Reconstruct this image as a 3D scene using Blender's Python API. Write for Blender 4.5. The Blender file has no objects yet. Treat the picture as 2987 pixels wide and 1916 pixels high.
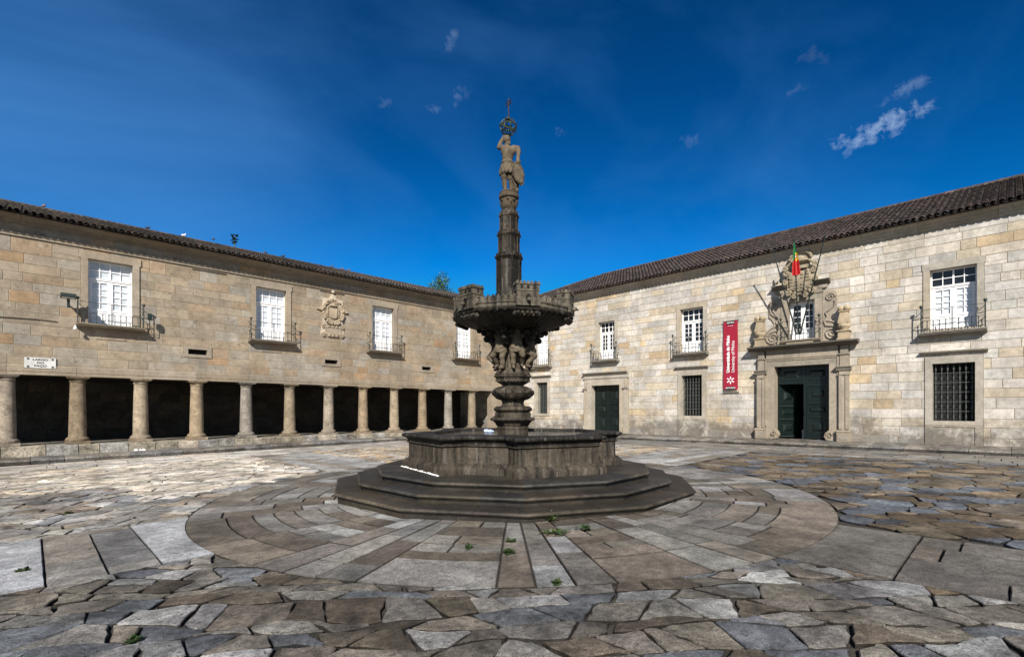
import bpy, math, random
import numpy as np
from mathutils import Vector, Matrix, noise

rad = math.radians
sc = bpy.context.scene
COL = sc.collection

# ------------------------------------------------------------------ camera
CAM_YAW = 44.35
cam_d = bpy.data.cameras.new('camera')
cam = bpy.data.objects.new('camera', cam_d)
COL.objects.link(cam)
cam.location = (0, 0, 1.6)
cam.rotation_euler = (rad(90), 0, rad(-CAM_YAW))
cam_d.sensor_width = 36
cam_d.lens = 36 * 1435.6 / 2987
cam_d.shift_y = (1194 - 958) / 2987
cam_d.clip_start = 0.05
cam_d.clip_end = 2000
sc.camera = cam

# ------------------------------------------------------------------ world, sun, exposure
SUN = Vector((1.0, 0.925, -0.91)).normalized()          # the way the sunlight travels
SUN_EL = math.asin(-SUN.z)
SUN_AZ = math.atan2(-SUN.x, -SUN.y)                      # clockwise from +Y
SKY_STRENGTH = 0.12
SUN_STRENGTH = 5.0
sc.view_settings.view_transform = 'Standard'
sc.view_settings.look = 'None'
sc.view_settings.gamma = 1
sc.view_settings.exposure = 0.62
sc.view_settings.use_curve_mapping = False


def build_world():
    w = bpy.data.worlds.new('World')
    sc.world = w
    w.use_nodes = True
    nt = w.node_tree
    N, Lk = nt.nodes, nt.links
    N.clear()
    out = N.new('ShaderNodeOutputWorld')
    bg = N.new('ShaderNodeBackground')
    sky = N.new('ShaderNodeTexSky')
    sky.sky_type = 'NISHITA'
    sky.sun_disc = False
    sky.sun_elevation = SUN_EL
    sky.sun_rotation = SUN_AZ
    sky.altitude = 200
    sky.air_density = 1.0
    sky.dust_density = 0.25
    sky.ozone_density = 3.0

    def vm(op, a, b=None):
        n = N.new('ShaderNodeVectorMath'); n.operation = op
        for i, s in enumerate((a, b)):
            if s is None: continue
            if hasattr(s, 'links') or isinstance(s, bpy.types.NodeSocket): Lk.new(s, n.inputs[i])
            else: n.inputs[i].default_value = s
        return n

    def m(op, a, b=None, clamp=False):
        n = N.new('ShaderNodeMath'); n.operation = op; n.use_clamp = clamp
        for i, s in enumerate((a, b)):
            if s is None: continue
            if isinstance(s, bpy.types.NodeSocket): Lk.new(s, n.inputs[i])
            else: n.inputs[i].default_value = s
        return n.outputs[0]

    # deep, polarised blue: the sky texture through a per-channel power curve
    sep = N.new('ShaderNodeSeparateColor'); Lk.new(sky.outputs[0], sep.inputs[0])
    comb = N.new('ShaderNodeCombineColor')
    for i, (g, k) in enumerate(SKY_CURVE):
        Lk.new(m('MULTIPLY', m('POWER', m('MINIMUM', sep.outputs[i], (4.0, 4.2, 6.0)[i]), g), k), comb.inputs[i])
    tc = N.new('ShaderNodeTexCoord')
    d = tc.outputs['Generated']
    # the half of the sky round the sun keeps the plain, paler sky colour
    facing = vm('DOT_PRODUCT', d, tuple(-SUN)).outputs['Value']
    mr = N.new('ShaderNodeMapRange'); mr.interpolation_type = 'SMOOTHSTEP'
    mr.inputs[1].default_value = 0.0; mr.inputs[2].default_value = 0.55; Lk.new(facing, mr.inputs[0])
    pale = N.new('ShaderNodeMix'); pale.data_type = 'RGBA'
    capped = vm('SCALE', vm('MINIMUM', sky.outputs[0], (8.0, 8.0, 8.0)).outputs[0])
    capped.inputs['Scale'].default_value = 0.5
    Lk.new(mr.outputs[0], pale.inputs['Factor']); Lk.new(comb.outputs[0], pale.inputs['A']); Lk.new(capped.outputs[0], pale.inputs['B'])
    comb = pale
    comb_out = pale.outputs['Result']
    # thin cirrus veil
    mp = N.new('ShaderNodeMapping'); mp.inputs['Scale'].default_value = (1.0, 2.6, 3.4)
    mp.inputs['Rotation'].default_value = (0.3, 0.2, 0.75); Lk.new(d, mp.inputs[0])
    nz = N.new('ShaderNodeTexNoise'); nz.inputs['Scale'].default_value = 1.3
    nz.inputs['Detail'].default_value = 7; nz.inputs['Roughness'].default_value = 0.55
    nz.inputs['Distortion'].default_value = 0.6
    Lk.new(mp.outputs[0], nz.inputs['Vector'])
    veil = m('MULTIPLY', m('SUBTRACT', nz.outputs[0], 0.44, True), 0.55, True)
    # a broader milky bank low in the north-west, at the left
    bank = vm('DOT_PRODUCT', d, tuple(Vector(cam_dir(-250, 560)).normalized())).outputs['Value']
    mb_ = N.new('ShaderNodeMapRange'); mb_.interpolation_type = 'SMOOTHSTEP'
    mb_.inputs[1].default_value = 0.80; mb_.inputs[2].default_value = 1.0; Lk.new(bank, mb_.inputs[0])
    veil = m('ADD', veil, m('MULTIPLY', m('MULTIPLY', mb_.outputs[0], 0.42), m('ADD', nz.outputs[0], 0.2)), True)
    # small wisps, each a direction in the sky with its own size
    nz2 = N.new('ShaderNodeTexNoise'); nz2.inputs['Scale'].default_value = 58
    nz2.inputs['Detail'].default_value = 8; nz2.inputs['Roughness'].default_value = 0.62
    nz2.inputs['Distortion'].default_value = 0.3
    Lk.new(d, nz2.inputs['Vector'])
    warp = vm('SCALE', vm('SUBTRACT', nz2.outputs['Color'], (0.5, 0.5, 0.5)).outputs[0])
    warp.inputs['Scale'].default_value = 0.022
    dw = vm('ADD', d, warp.outputs[0]).outputs[0]
    total = None
    for (dirv, along, la, lb, amp) in WISPS:
        n0 = Vector(dirv).normalized()
        t = Vector(along); t = (t - n0 * t.dot(n0)).normalized()
        b = n0.cross(t)
        off = vm('SUBTRACT', dw, tuple(n0)).outputs[0]
        da = vm('DOT_PRODUCT', off, tuple(t)).outputs['Value']
        db = vm('DOT_PRODUCT', off, tuple(b)).outputs['Value']
        dn = vm('DOT_PRODUCT', off, tuple(n0)).outputs['Value']
        q = m('ADD', m('POWER', m('DIVIDE', m('ABSOLUTE', da), la), 2), m('POWER', m('DIVIDE', m('ABSOLUTE', db), lb), 2))
        q = m('ADD', q, m('MULTIPLY', m('ABSOLUTE', dn), 8))
        mask = m('SUBTRACT', 1.0, q, True)
        v = m('MULTIPLY', m('SUBTRACT', m('ADD', m('MULTIPLY', nz2.outputs[0], 2.6), m('MULTIPLY', mask, 0.65)), 1.66, True), 0.85, True)
        v = m('MULTIPLY', m('MULTIPLY', v, m('POWER', mask, 0.5)), amp)
        total = v if total is None else m('ADD', total, v, True)
    mix1 = N.new('ShaderNodeMix'); mix1.data_type = 'RGBA'
    Lk.new(veil, mix1.inputs['Factor']); Lk.new(comb_out, mix1.inputs['A'])
    mix1.inputs['B'].default_value = VEIL_COL
    mix2 = N.new('ShaderNodeMix'); mix2.data_type = 'RGBA'
    Lk.new(total, mix2.inputs['Factor']); Lk.new(mix1.outputs['Result'], mix2.inputs['A'])
    mix2.inputs['B'].default_value = WISP_COL
    Lk.new(mix2.outputs['Result'], bg.inputs['Color'])
    bg.inputs['Strength'].default_value = SKY_STRENGTH
    Lk.new(bg.outputs[0], out.inputs[0])


def cam_dir(px, py):
    """world direction of a point of the picture plane, for placing clouds in the sky"""
    dx = (px - 1493.5) / 1435.6; dz = (1194 - py) / 1435.6
    return (0.7151 * dx + 0.6990, -0.6990 * dx + 0.7151, dz)


def sky_tangent(px, py, ax, ay):
    a = Vector(cam_dir(px, py)).normalized(); b = Vector(cam_dir(px + ax, py + ay)).normalized()
    return tuple(b - a)


WISPS = [(cam_dir(x, y), sky_tangent(x, y, ax, ay), la * 1.05, lb * 1.05, amp * (0.8 if amp > .9 else 0.45)) for (x, y, ax, ay, la, lb, amp) in [
    (2565, 376, 90, -42, 0.080, 0.024, 1.0), (2645, 262, 60, -35, 0.040, 0.016, 0.55),
    (1315, 120, 20, -30, 0.024, 0.014, 0.45), (1352, 275, 30, -20, 0.020, 0.015, 0.45), (1330, 302, 10, -30, 0.014, 0.009, 0.4),
    (1262, 316, 30, 15, 0.022, 0.014, 0.4), (1126, 300, 30, 0, 0.018, 0.012, 0.35), (1628, 390, 25, -8, 0.020, 0.012, 0.4),
    (2020, 410, 60, 5, 0.030, 0.012, 0.25), (2330, 262, 40, -20, 0.022, 0.010, 0.25), (2370, 165, 30, 10, 0.03, 0.018, 0.2)]]
SKY_CURVE = [(1.2, 0.004), (1.76, 0.140), (1.80, 0.166)]
VEIL_COL = (0.55, 1.75, 4.1, 1)
WISP_COL = (3.6, 4.6, 6.0, 1)
build_world()

sun_d = bpy.data.lights.new('sun', 'SUN')
sun_d.energy = SUN_STRENGTH
sun_d.angle = rad(0.53)
sun_d.color = (1.0, 0.94, 0.85)
sun = bpy.data.objects.new('sun', sun_d)
COL.objects.link(sun)
sun.location = (-20, -20, 30)
sun.rotation_euler = SUN.to_track_quat('-Z', 'Y').to_euler()

# ------------------------------------------------------------------ helpers
class MB:
    """collects shapes, then links them as ONE mesh object"""
    def __init__(s): s.v = []; s.f = []; s.c = []; s.M = None
    def add(s, verts, faces, col=(1, 1, 1)):
        b = len(s.v)
        if s.M is not None: verts = [tuple(s.M @ Vector(p)) for p in verts]
        s.v.extend(verts)
        for f in faces: s.f.append(tuple(b + i for i in f)); s.c.append(col)
    def box(s, x0, x1, y0, y1, z0, z1, col=(1, 1, 1)):
        s.add([(x0, y0, z0), (x1, y0, z0), (x1, y1, z0), (x0, y1, z0), (x0, y0, z1), (x1, y0, z1), (x1, y1, z1), (x0, y1, z1)],
              [(0, 3, 2, 1), (4, 5, 6, 7), (0, 1, 5, 4), (1, 2, 6, 5), (2, 3, 7, 6), (3, 0, 4, 7)], col)
    def quad(s, a, b, c, d, col=(1, 1, 1)): s.add([a, b, c, d], [(0, 1, 2, 3)], col)
    def extrude(s, prof, x0, x1, col=(1, 1, 1), caps=True):
        """closed outline prof of (y, z), run along x"""
        n = len(prof)
        vs = [(x0, y, z) for y, z in prof] + [(x1, y, z) for y, z in prof]
        fs = [(i, (i + 1) % n, n + (i + 1) % n, n + i) for i in range(n)]
        if caps: fs += [tuple(range(n - 1, -1, -1)), tuple(range(n, 2 * n))]
        s.add(vs, fs, col)
    def prism(s, outline, y0, y1, col=(1, 1, 1), bev=0.0):
        """outline of (x, z) facing -y, from front y0 to back y1"""
        n = len(outline)
        cx = sum(p[0] for p in outline) / n; cz = sum(p[1] for p in outline) / n
        k = 1 - bev
        vs = [(cx + (x - cx) * k, y0, cz + (z - cz) * k) for x, z in outline]
        vs += [(x, y0 + bev * 0.25, z) for x, z in outline] + [(x, y1, z) for x, z in outline]
        fs = [tuple(range(n))]
        for i in range(n):
            j = (i + 1) % n
            fs.append((i, n + i, n + j, j)); fs.append((n + i, 2 * n + i, 2 * n + j, n + j))
        s.add(vs, fs, col)
    def lathe(s, prof, n=32, cx=0, cy=0, rfun=None, col=(1, 1, 1), phase=0.0, cols=None, cap=True):
        vs = []; fs = []
        for k, (r, z) in enumerate(prof):
            for i in range(n):
                a = phase + 2 * math.pi * i / n
                rr = r if rfun is None else rfun(r, z, a)
                vs.append((cx + rr * math.cos(a), cy + rr * math.sin(a), z))
        base = len(s.v); s.add(vs, [])
        for k in range(len(prof) - 1):
            for i in range(n):
                j = (i + 1) % n
                s.f.append((base + k * n + i, base + k * n + j, base + (k + 1) * n + j, base + (k + 1) * n + i))
                s.c.append(cols[i % len(cols)] if cols else col)
        if cap:
            s.f.append(tuple(base + i for i in range(n - 1, -1, -1))); s.c.append(col)
            s.f.append(tuple(base + (len(prof) - 1) * n + i for i in range(n))); s.c.append(col)
    def tube(s, pts, r, n=6, col=(1, 1, 1)):
        rs = r if isinstance(r, (list, tuple)) else [r] * len(pts)
        P = [Vector(p) for p in pts]
        vs = []; up = Vector((0.13, 0.21, 1))
        for i, p in enumerate(P):
            t = (P[min(i + 1, len(P) - 1)] - P[max(i - 1, 0)]).normalized()
            if abs(t.dot(up.normalized())) > 0.95: u = t.cross(Vector((1, 0.2, 0))).normalized()
            else: u = t.cross(up).normalized()
            w = t.cross(u)
            for k in range(n):
                a = 2 * math.pi * k / n
                vs.append(tuple(p + rs[i] * (math.cos(a) * u + math.sin(a) * w)))
        fs = []
        for i in range(len(P) - 1):
            for k in range(n):
                j = (k + 1) % n
                fs.append((i * n + k, i * n + j, (i + 1) * n + j, (i + 1) * n + k))
        fs += [tuple(range(n - 1, -1, -1)), tuple((len(P) - 1) * n + k for k in range(n))]
        s.add(vs, fs, col)
    def ball(s, c, r, n=10, m=7, col=(1, 1, 1)):
        rx, ry, rz = (r, r, r) if not isinstance(r, (tuple, list)) else r
        vs = [(c[0], c[1], c[2] - rz)]
        for k in range(1, m):
            t = math.pi * k / m
            for i in range(n):
                a = 2 * math.pi * i / n
                vs.append((c[0] + rx * math.sin(t) * math.cos(a), c[1] + ry * math.sin(t) * math.sin(a), c[2] - rz * math.cos(t)))
        vs.append((c[0], c[1], c[2] + rz))
        fs = [(0, 1 + (i + 1) % n, 1 + i) for i in range(n)]
        for k in range(m - 2):
            for i in range(n):
                j = (i + 1) % n
                fs.append((1 + k * n + i, 1 + k * n + j, 1 + (k + 1) * n + j, 1 + (k + 1) * n + i))
        t = len(vs) - 1
        fs += [(t, 1 + (m - 2) * n + i, 1 + (m - 2) * n + (i + 1) % n) for i in range(n)]
        s.add(vs, fs, col)
    def build(s, name, mat, parent=None, smooth=None, loc=None):
        me = bpy.data.meshes.new(name)
        me.from_pydata(s.v, [], s.f)
        me.update()
        nl = np.zeros(len(me.polygons), dtype=np.int32); me.polygons.foreach_get('loop_total', nl)
        if len(s.c) == len(nl):
            c = np.ones((len(nl), 4), dtype=np.float32); c[:, :3] = np.array(s.c, dtype=np.float32).reshape(-1, 3)
            at = me.attributes.new('tint', 'FLOAT_COLOR', 'CORNER')
            at.data.foreach_set('color', np.repeat(c, nl, axis=0).ravel())
        if smooth is not None:
            me.polygons.foreach_set('use_smooth', [True] * len(me.polygons))
            me.set_sharp_from_angle(angle=rad(smooth))
        me.materials.append(mat)
        o = bpy.data.objects.new(name, me)
        COL.objects.link(o)
        if parent is not None: o.parent = parent
        if loc is not None: o.location = loc
        return o


def tag(o, label=None, cat=None, group=None, kind=None):
    if label: o['label'] = label
    if cat: o['category'] = cat
    if group: o['group'] = group
    if kind: o['kind'] = kind
    return o


def thing(name, label, cat, loc=(0, 0, 0), rz=0.0, group=None):
    o = bpy.data.objects.new(name, None)
    o.empty_display_size = 0.3
    COL.objects.link(o); o.location = loc; o.rotation_euler = (0, 0, rz)
    return tag(o, label, cat, group)


def copy_tree(o, parent=None):
    c = o.copy(); COL.objects.link(c)
    if parent is not None: c.parent = parent
    for ch in list(o.children): copy_tree(ch, c)
    return c


def jit(c, k, rnd=random):
    f = 1 + rnd.uniform(-k, k)
    return tuple(max(0.0, x * f * (1 + rnd.uniform(-k, k) * 0.09)) for x in c)


# ------------------------------------------------------------------ materials
class NT:
    def __init__(s, name):
        s.m = bpy.data.materials.new(name); s.m.use_nodes = True
        s.nt = s.m.node_tree; s.N = s.nt.nodes
        s.b = s.N['Principled BSDF']
    def new(s, t, **kw):
        n = s.N.new(t)
        for k, v in kw.items(): setattr(n, k, v)
        return n
    def link(s, a, b): s.nt.links.new(a, b)
    def val(s, sock, v):
        if isinstance(v, bpy.types.NodeSocket): s.link(v, sock)
        else: sock.default_value = v
    def math(s, op, a, b=0.0, clamp=False):
        n = s.new('ShaderNodeMath', operation=op, use_clamp=clamp); s.val(n.inputs[0], a); s.val(n.inputs[1], b); return n.outputs[0]
    def noise(s, scale, detail=5, rough=0.6, vec=None, dist=0.0):
        n = s.new('ShaderNodeTexNoise'); n.inputs['Scale'].default_value = scale; n.inputs['Detail'].default_value = detail
        n.inputs['Roughness'].default_value = rough; n.inputs['Distortion'].default_value = dist
        s.link(vec if vec is not None else s.pos(), n.inputs['Vector']); return n.outputs[0]
    def pos(s):
        if not hasattr(s, '_p'): s._p = s.new('ShaderNodeNewGeometry').outputs['Position']
        return s._p
    def scaled(s, sx, sy, sz):
        n = s.new('ShaderNodeMapping'); n.inputs['Scale'].default_value = (sx, sy, sz); s.link(s.pos(), n.inputs[0]); return n.outputs[0]
    def ramp(s, fac, lo, hi, a=0.0, b=1.0):
        n = s.new('ShaderNodeMapRange'); s.val(n.inputs[0], fac)
        for i, v in enumerate((lo, hi, a, b)): n.inputs[1 + i].default_value = v
        return n.outputs[0]
    def mix(s, f, a, b, mode='MIX'):
        n = s.new('ShaderNodeMix', data_type='RGBA', blend_type=mode, clamp_factor=True)
        s.val(n.inputs['Factor'], f)
        for k, v in (('A', a), ('B', b)):
            if isinstance(v, tuple) and len(v) == 3: v = v + (1,)
            s.val(n.inputs[k], v)
        return n.outputs['Result']
    def tint(s): return s.new('ShaderNodeAttribute', attribute_name='tint').outputs['Color']
    def gray(s, v):
        n = s.new('ShaderNodeCombineColor')
        for i in range(3): s.link(v, n.inputs[i])
        return n.outputs[0]
    def bump(s, h, strength, dist=0.02):
        n = s.new('ShaderNodeBump'); n.inputs['Strength'].default_value = strength; n.inputs['Distance'].default_value = dist
        s.link(h, n.inputs['Height']); s.link(n.outputs[0], s.b.inputs['Normal'])


def plain(name, col, rough=0.6, metal=0.0, var=0.15, scale=6.0, use_tint=False, bump=0.0):
    t = NT(name)
    f = t.ramp(t.noise(scale, 5), 0.25, 0.75, 1 - var, 1 + var)
    base = t.mix(1.0, t.gray(f), col, 'MULTIPLY')
    if use_tint: base = t.mix(1.0, base, t.tint(), 'MULTIPLY')
    t.link(base, t.b.inputs['Base Color'])
    t.b.inputs['Roughness'].default_value = rough; t.b.inputs['Metallic'].default_value = metal
    if bump: t.bump(t.noise(scale * 5, 4), bump)
    return t.m


def granite(name, base=(1, 1, 1), grain=0.35, blotch=0.3, bump=0.35, rough=0.85, bscale=1.3, gscale=60.0, extra=None):
    """stone: the block's own tint x blotches x mineral grain"""
    t = NT(name)
    c = t.mix(1.0, t.tint(), base, 'MULTIPLY')
    g = t.noise(gscale, 5, 0.75)
    b1 = t.noise(bscale, 6, 0.65, dist=0.4)
    b2 = t.noise(bscale * 6.3, 5, 0.6)
    f = t.math('MULTIPLY', t.ramp(g, 0.3, 0.7, 1 - grain, 1 + grain), t.ramp(b1, 0.28, 0.72, 1 - blotch, 1 + blotch * 0.8))
    big = t.noise(0.45, 5, 0.7, dist=0.6)
    f = t.math('MULTIPLY', f, t.ramp(big, 0.3, 0.7, 1 - blotch * 0.55, 1 + blotch * 0.45))
    f = t.math('MULTIPLY', f, t.ramp(b2, 0.25, 0.75, 1 - blotch * 0.7, 1 + blotch * 0.6))
    c = t.mix(1.0, c, t.gray(f), 'MULTIPLY')
    pits = t.ramp(t.noise(gscale * 0.28, 2, 0.5), 0.66, 0.74)
    c = t.mix(t.math('MULTIPLY', pits, 0.45), c, (0.06, 0.05, 0.04))
    if extra: c = extra(t, c)
    t.link(c, t.b.inputs['Base Color'])
    t.b.inputs['Roughness'].default_value = rough
    t.b.inputs['Specular IOR Level'].default_value = 0.25
    h = t.math('ADD', t.math('MULTIPLY', g, 0.5), t.math('ADD', b2, t.math('MULTIPLY', pits, -0.8)))
    t.bump(h, bump, 0.015)
    return t.m


def base_stain(t, c):
    # rising damp and grime on the lowest courses, white lime bloom just above
    sep = t.new('ShaderNodeSeparateXYZ'); t.link(t.pos(), sep.inputs[0])
    z = sep.outputs['Z']
    n = t.noise(0.9, 6, 0.7)
    n2 = t.noise(3.0, 6, 0.7)
    edge = t.math('ADD', z, t.math('MULTIPLY', t.math('SUBTRACT', n, 0.5), -2.2))
    edge = t.math('ADD', edge, t.math('MULTIPLY', t.math('SUBTRACT', n2, 0.5), -0.9))
    mask = t.ramp(edge, 1.36, 0.80)
    c = t.mix(t.math('MULTIPLY', mask, 0.68), c, (0.06, 0.051, 0.043))
    bloom = t.math('MULTIPLY', t.ramp(t.noise(1.7, 6, 0.7, dist=0.5), 0.52, 0.68), t.ramp(z, 3.4, 1.2))
    c = t.mix(t.math('MULTIPLY', bloom, 0.45), c, (0.72, 0.68, 0.62))
    # water streaks down the wall
    st = t.noise(1.0, 5, 0.6, vec=t.scaled(2.6, 2.6, 0.16))
    c = t.mix(t.math('MULTIPLY', t.ramp(st, 0.54, 0.72), 0.3), c, (0.16, 0.145, 0.13))
    return c


def streaks(t, c):
    st = t.noise(1.0, 5, 0.6, vec=t.scaled(3.0, 3.0, 0.2))
    c = t.mix(t.math('MULTIPLY', t.ramp(st, 0.55, 0.74), 0.3), c, (0.10, 0.085, 0.07))
    return c


def weather_left(t, c):
    c = streaks(t, c)
    pits = t.ramp(t.noise(4.2, 3, 0.55, dist=0.3), 0.665, 0.71)           # lost grains and knocks
    c = t.mix(t.math('MULTIPLY', pits, 0.6), c, (0.085, 0.07, 0.055))
    pale = t.ramp(t.noise(6.5, 4, 0.6, dist=0.5), 0.64, 0.70)
    return t.mix(t.math('MULTIPLY', pale, 0.35), c, (0.40, 0.36, 0.29))


def lichen(t, c):
    # black algae, pale runs and rusty seeps of a fountain that is always wet
    st = t.noise(1.0, 6, 0.7, vec=t.scaled(7, 7, 0.45))
    c = t.mix(t.math('MULTIPLY', t.ramp(st, 0.46, 0.64), 0.9), c, (0.004, 0.0036, 0.0033))
    st2 = t.noise(1.0, 6, 0.7, vec=t.scaled(11, 11, 1.3))
    c = t.mix(t.math('MULTIPLY', t.ramp(st2, 0.56, 0.70), 0.6), c, (0.17, 0.155, 0.135))
    li = t.noise(9.0, 6, 0.75)
    c = t.mix(t.math('MULTIPLY', t.ramp(li, 0.6, 0.72), 0.4), c, (0.10, 0.088, 0.06))
    return c


M = {}
M['wall_left'] = granite('beige_granite_ashlar', extra=weather_left, grain=0.4, blotch=0.3)
M['wall_right'] = granite('pale_granite_ashlar', extra=base_stain, grain=0.34, blotch=0.3)
M['trim'] = granite('carved_granite', grain=0.25, blotch=0.25, extra=streaks)
M['mortar'] = plain('lime_mortar', (0.27, 0.23, 0.175), 0.95)
M['column'] = granite('weathered_column_granite', grain=0.45, blotch=0.5, bump=0.8, bscale=1.7, extra=weather_left)
M['shade_stone'] = granite('shade_darkened_stone', grain=0.3, blotch=0.5)  # for arcade and passage; their shade is put into the stone colour
M['paving'] = granite('paving_granite', grain=0.85, blotch=0.75, bump=1.0, rough=0.66, bscale=2.4, gscale=85)
M['slab'] = granite('sawn_granite_slab', grain=0.75, blotch=0.55, bump=0.7, rough=0.78, bscale=1.9, gscale=60)
M['fountain'] = granite('wet_fountain_granite', base=(0.33, 0.31, 0.28), grain=0.4, blotch=0.55, bump=0.7, rough=0.62, bscale=2.5, extra=lichen)
M['fstep'] = granite('worn_step_granite', base=(0.33, 0.322, 0.315), grain=0.4, blotch=0.5, bump=0.5, rough=0.6, bscale=1.8)
M['statue'] = granite('statue_granite', base=(0.55, 0.50, 0.43), grain=0.35, blotch=0.5, bump=0.6, bscale=5)
M['tile'] = granite('weathered_roof_tile', grain=0.4, blotch=0.5, bump=0.5, bscale=3)
M['white'] = plain('white_paint', (0.80, 0.80, 0.81), 0.35, var=0.05)
M['blind'] = plain('white_blind_behind_glass', (0.52, 0.56, 0.60), 0.12, var=0.2, scale=3)
M['glass'] = plain('dark_window_glass', (0.012, 0.013, 0.016), 0.04, var=0.3)
M['iron'] = plain('green_black_iron', (0.012, 0.022, 0.020), 0.45, var=0.4, scale=20)
M['grille'] = plain('grey_green_iron', (0.07, 0.078, 0.072), 0.45, var=0.4, scale=20)
M['void'] = plain('unlit_room', (0.004, 0.004, 0.004), 0.9)
M['door'] = plain('dark_green_door_paint', (0.0055, 0.0115, 0.0105), 0.32, var=0.25, scale=5)
M['red'] = plain('red_banner_cloth', (0.27, 0.002, 0.022), 0.7, var=0.08)
M['black'] = plain('black_print', (0.01, 0.01, 0.01), 0.6)
M['print'] = plain('white_print', (0.85, 0.85, 0.85), 0.6, var=0.02)
M['marble'] = plain('grey_veined_marble', (0.50, 0.50, 0.48), 0.4, var=0.25, scale=4)
M['lead'] = plain('dark_letter_paint', (0.03, 0.03, 0.028), 0.6)
M['flag'] = plain('flag_cloth', (1, 1, 1), 0.6, var=0.08, use_tint=True)
M['bronze'] = plain('green_bronze', (0.045, 0.060, 0.040), 0.5, metal=0.4, var=0.6, scale=25)
M['rust'] = plain('rusty_iron', (0.020, 0.011, 0.009), 0.7, var=0.4, scale=20)
M['leaf'] = plain('leaf_green', (1, 1, 1), 0.55, var=0.3, scale=9, use_tint=True)
M['bark'] = plain('tree_bark', (0.09, 0.07, 0.05), 0.9, var=0.4)
M['feather'] = plain('pigeon_feathers', (1, 1, 1), 0.6, var=0.2, scale=30, use_tint=True)
M['plastic'] = plain('pale_blue_plastic', (0.42, 0.52, 0.72), 0.3, var=0.2, scale=20)
M['paper'] = plain('white_paper', (0.82, 0.81, 0.78), 0.8, var=0.06)
M['stucco'] = plain('warm_plaster', (0.50, 0.45, 0.36), 0.9, var=0.15, scale=1.5)


def soil():
    t = NT('joint_soil')
    n = t.noise(26, 5, 0.7); g = t.noise(2.2, 6, 0.7)
    c = t.mix(t.ramp(n, 0.35, 0.7), (0.012, 0.010, 0.008), (0.080, 0.064, 0.050))
    c = t.mix(t.math('MULTIPLY', t.ramp(g, 0.56, 0.72), 0.6), c, (0.03, 0.04, 0.012))
    t.link(c, t.b.inputs['Base Color']); t.b.inputs['Roughness'].default_value = 0.95
    t.bump(n, 0.9, 0.03)
    return t.m


def water():
    t = NT('rippled_water')
    t.b.inputs['Base Color'].default_value = (0.018, 0.018, 0.014, 1)
    t.b.inputs['Roughness'].default_value = 0.06
    t.b.inputs['IOR'].default_value = 1.33
    n = t.noise(9, 4, 0.55, dist=1.0)
    t.bump(n, 0.35, 0.05)
    return t.m


M['soil'] = soil()
M['water'] = water()
# ------------------------------------------------------------------ ground
def gz(x, y): return 0.0115 * x - 0.0065 * y - 0.0


CX0, CY0 = 6.88, 7.04              # centre of the paved ring
RING = 5.45
BX = (5.6, 7.65); BY = (6.3, 8.8)  # the crossing slab paths


def clip(poly, n, d):
    """keep the part with n.p <= d"""
    out = []
    L = len(poly)
    for i in range(L):
        p, q = poly[i], poly[(i + 1) % L]
        a = n[0] * p[0] + n[1] * p[1] - d; b = n[0] * q[0] + n[1] * q[1] - d
        if a <= 0: out.append(p)
        if a * b < 0:
            t = a / (a - b); out.append((p[0] + t * (q[0] - p[0]), p[1] + t * (q[1] - p[1])))
    return out


def area(p): return 0.5 * sum(p[i][0] * p[(i + 1) % len(p)][1] - p[(i + 1) % len(p)][0] * p[i][1] for i in range(len(p)))


def inset(poly, g):
    c = poly
    L = len(poly)
    for i in range(L):
        p, q = poly[i], poly[(i + 1) % L]
        ex, ey = q[0] - p[0], q[1] - p[1]; l = math.hypot(ex, ey)
        if l < 1e-6: continue
        n = (ey / l, -ex / l)
        c = clip(c, n, n[0] * p[0] + n[1] * p[1] - g)
        if len(c) < 3: return []
    return c


def shrink(q, d):
    n = len(q)
    out = []
    for i in range(n):
        a, b, e = q[i - 1], q[i], q[(i + 1) % n]
        t1 = Vector((b[0] - a[0], b[1] - a[1])); t2 = Vector((e[0] - b[0], e[1] - b[1]))
        if t1.length < 1e-5 or t2.length < 1e-5: out.append(b); continue
        t1.normalize(); t2.normalize()
        n1 = Vector((-t1.y, t1.x)); n2 = Vector((-t2.y, t2.x)); m_ = (n1 + n2)
        if m_.length < 1e-4: out.append(b); continue
        m_.normalize(); k = d / max(0.4, m_.dot(n1))
        out.append((b[0] + m_.x * k, b[1] + m_.y * k))
    return out


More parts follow.
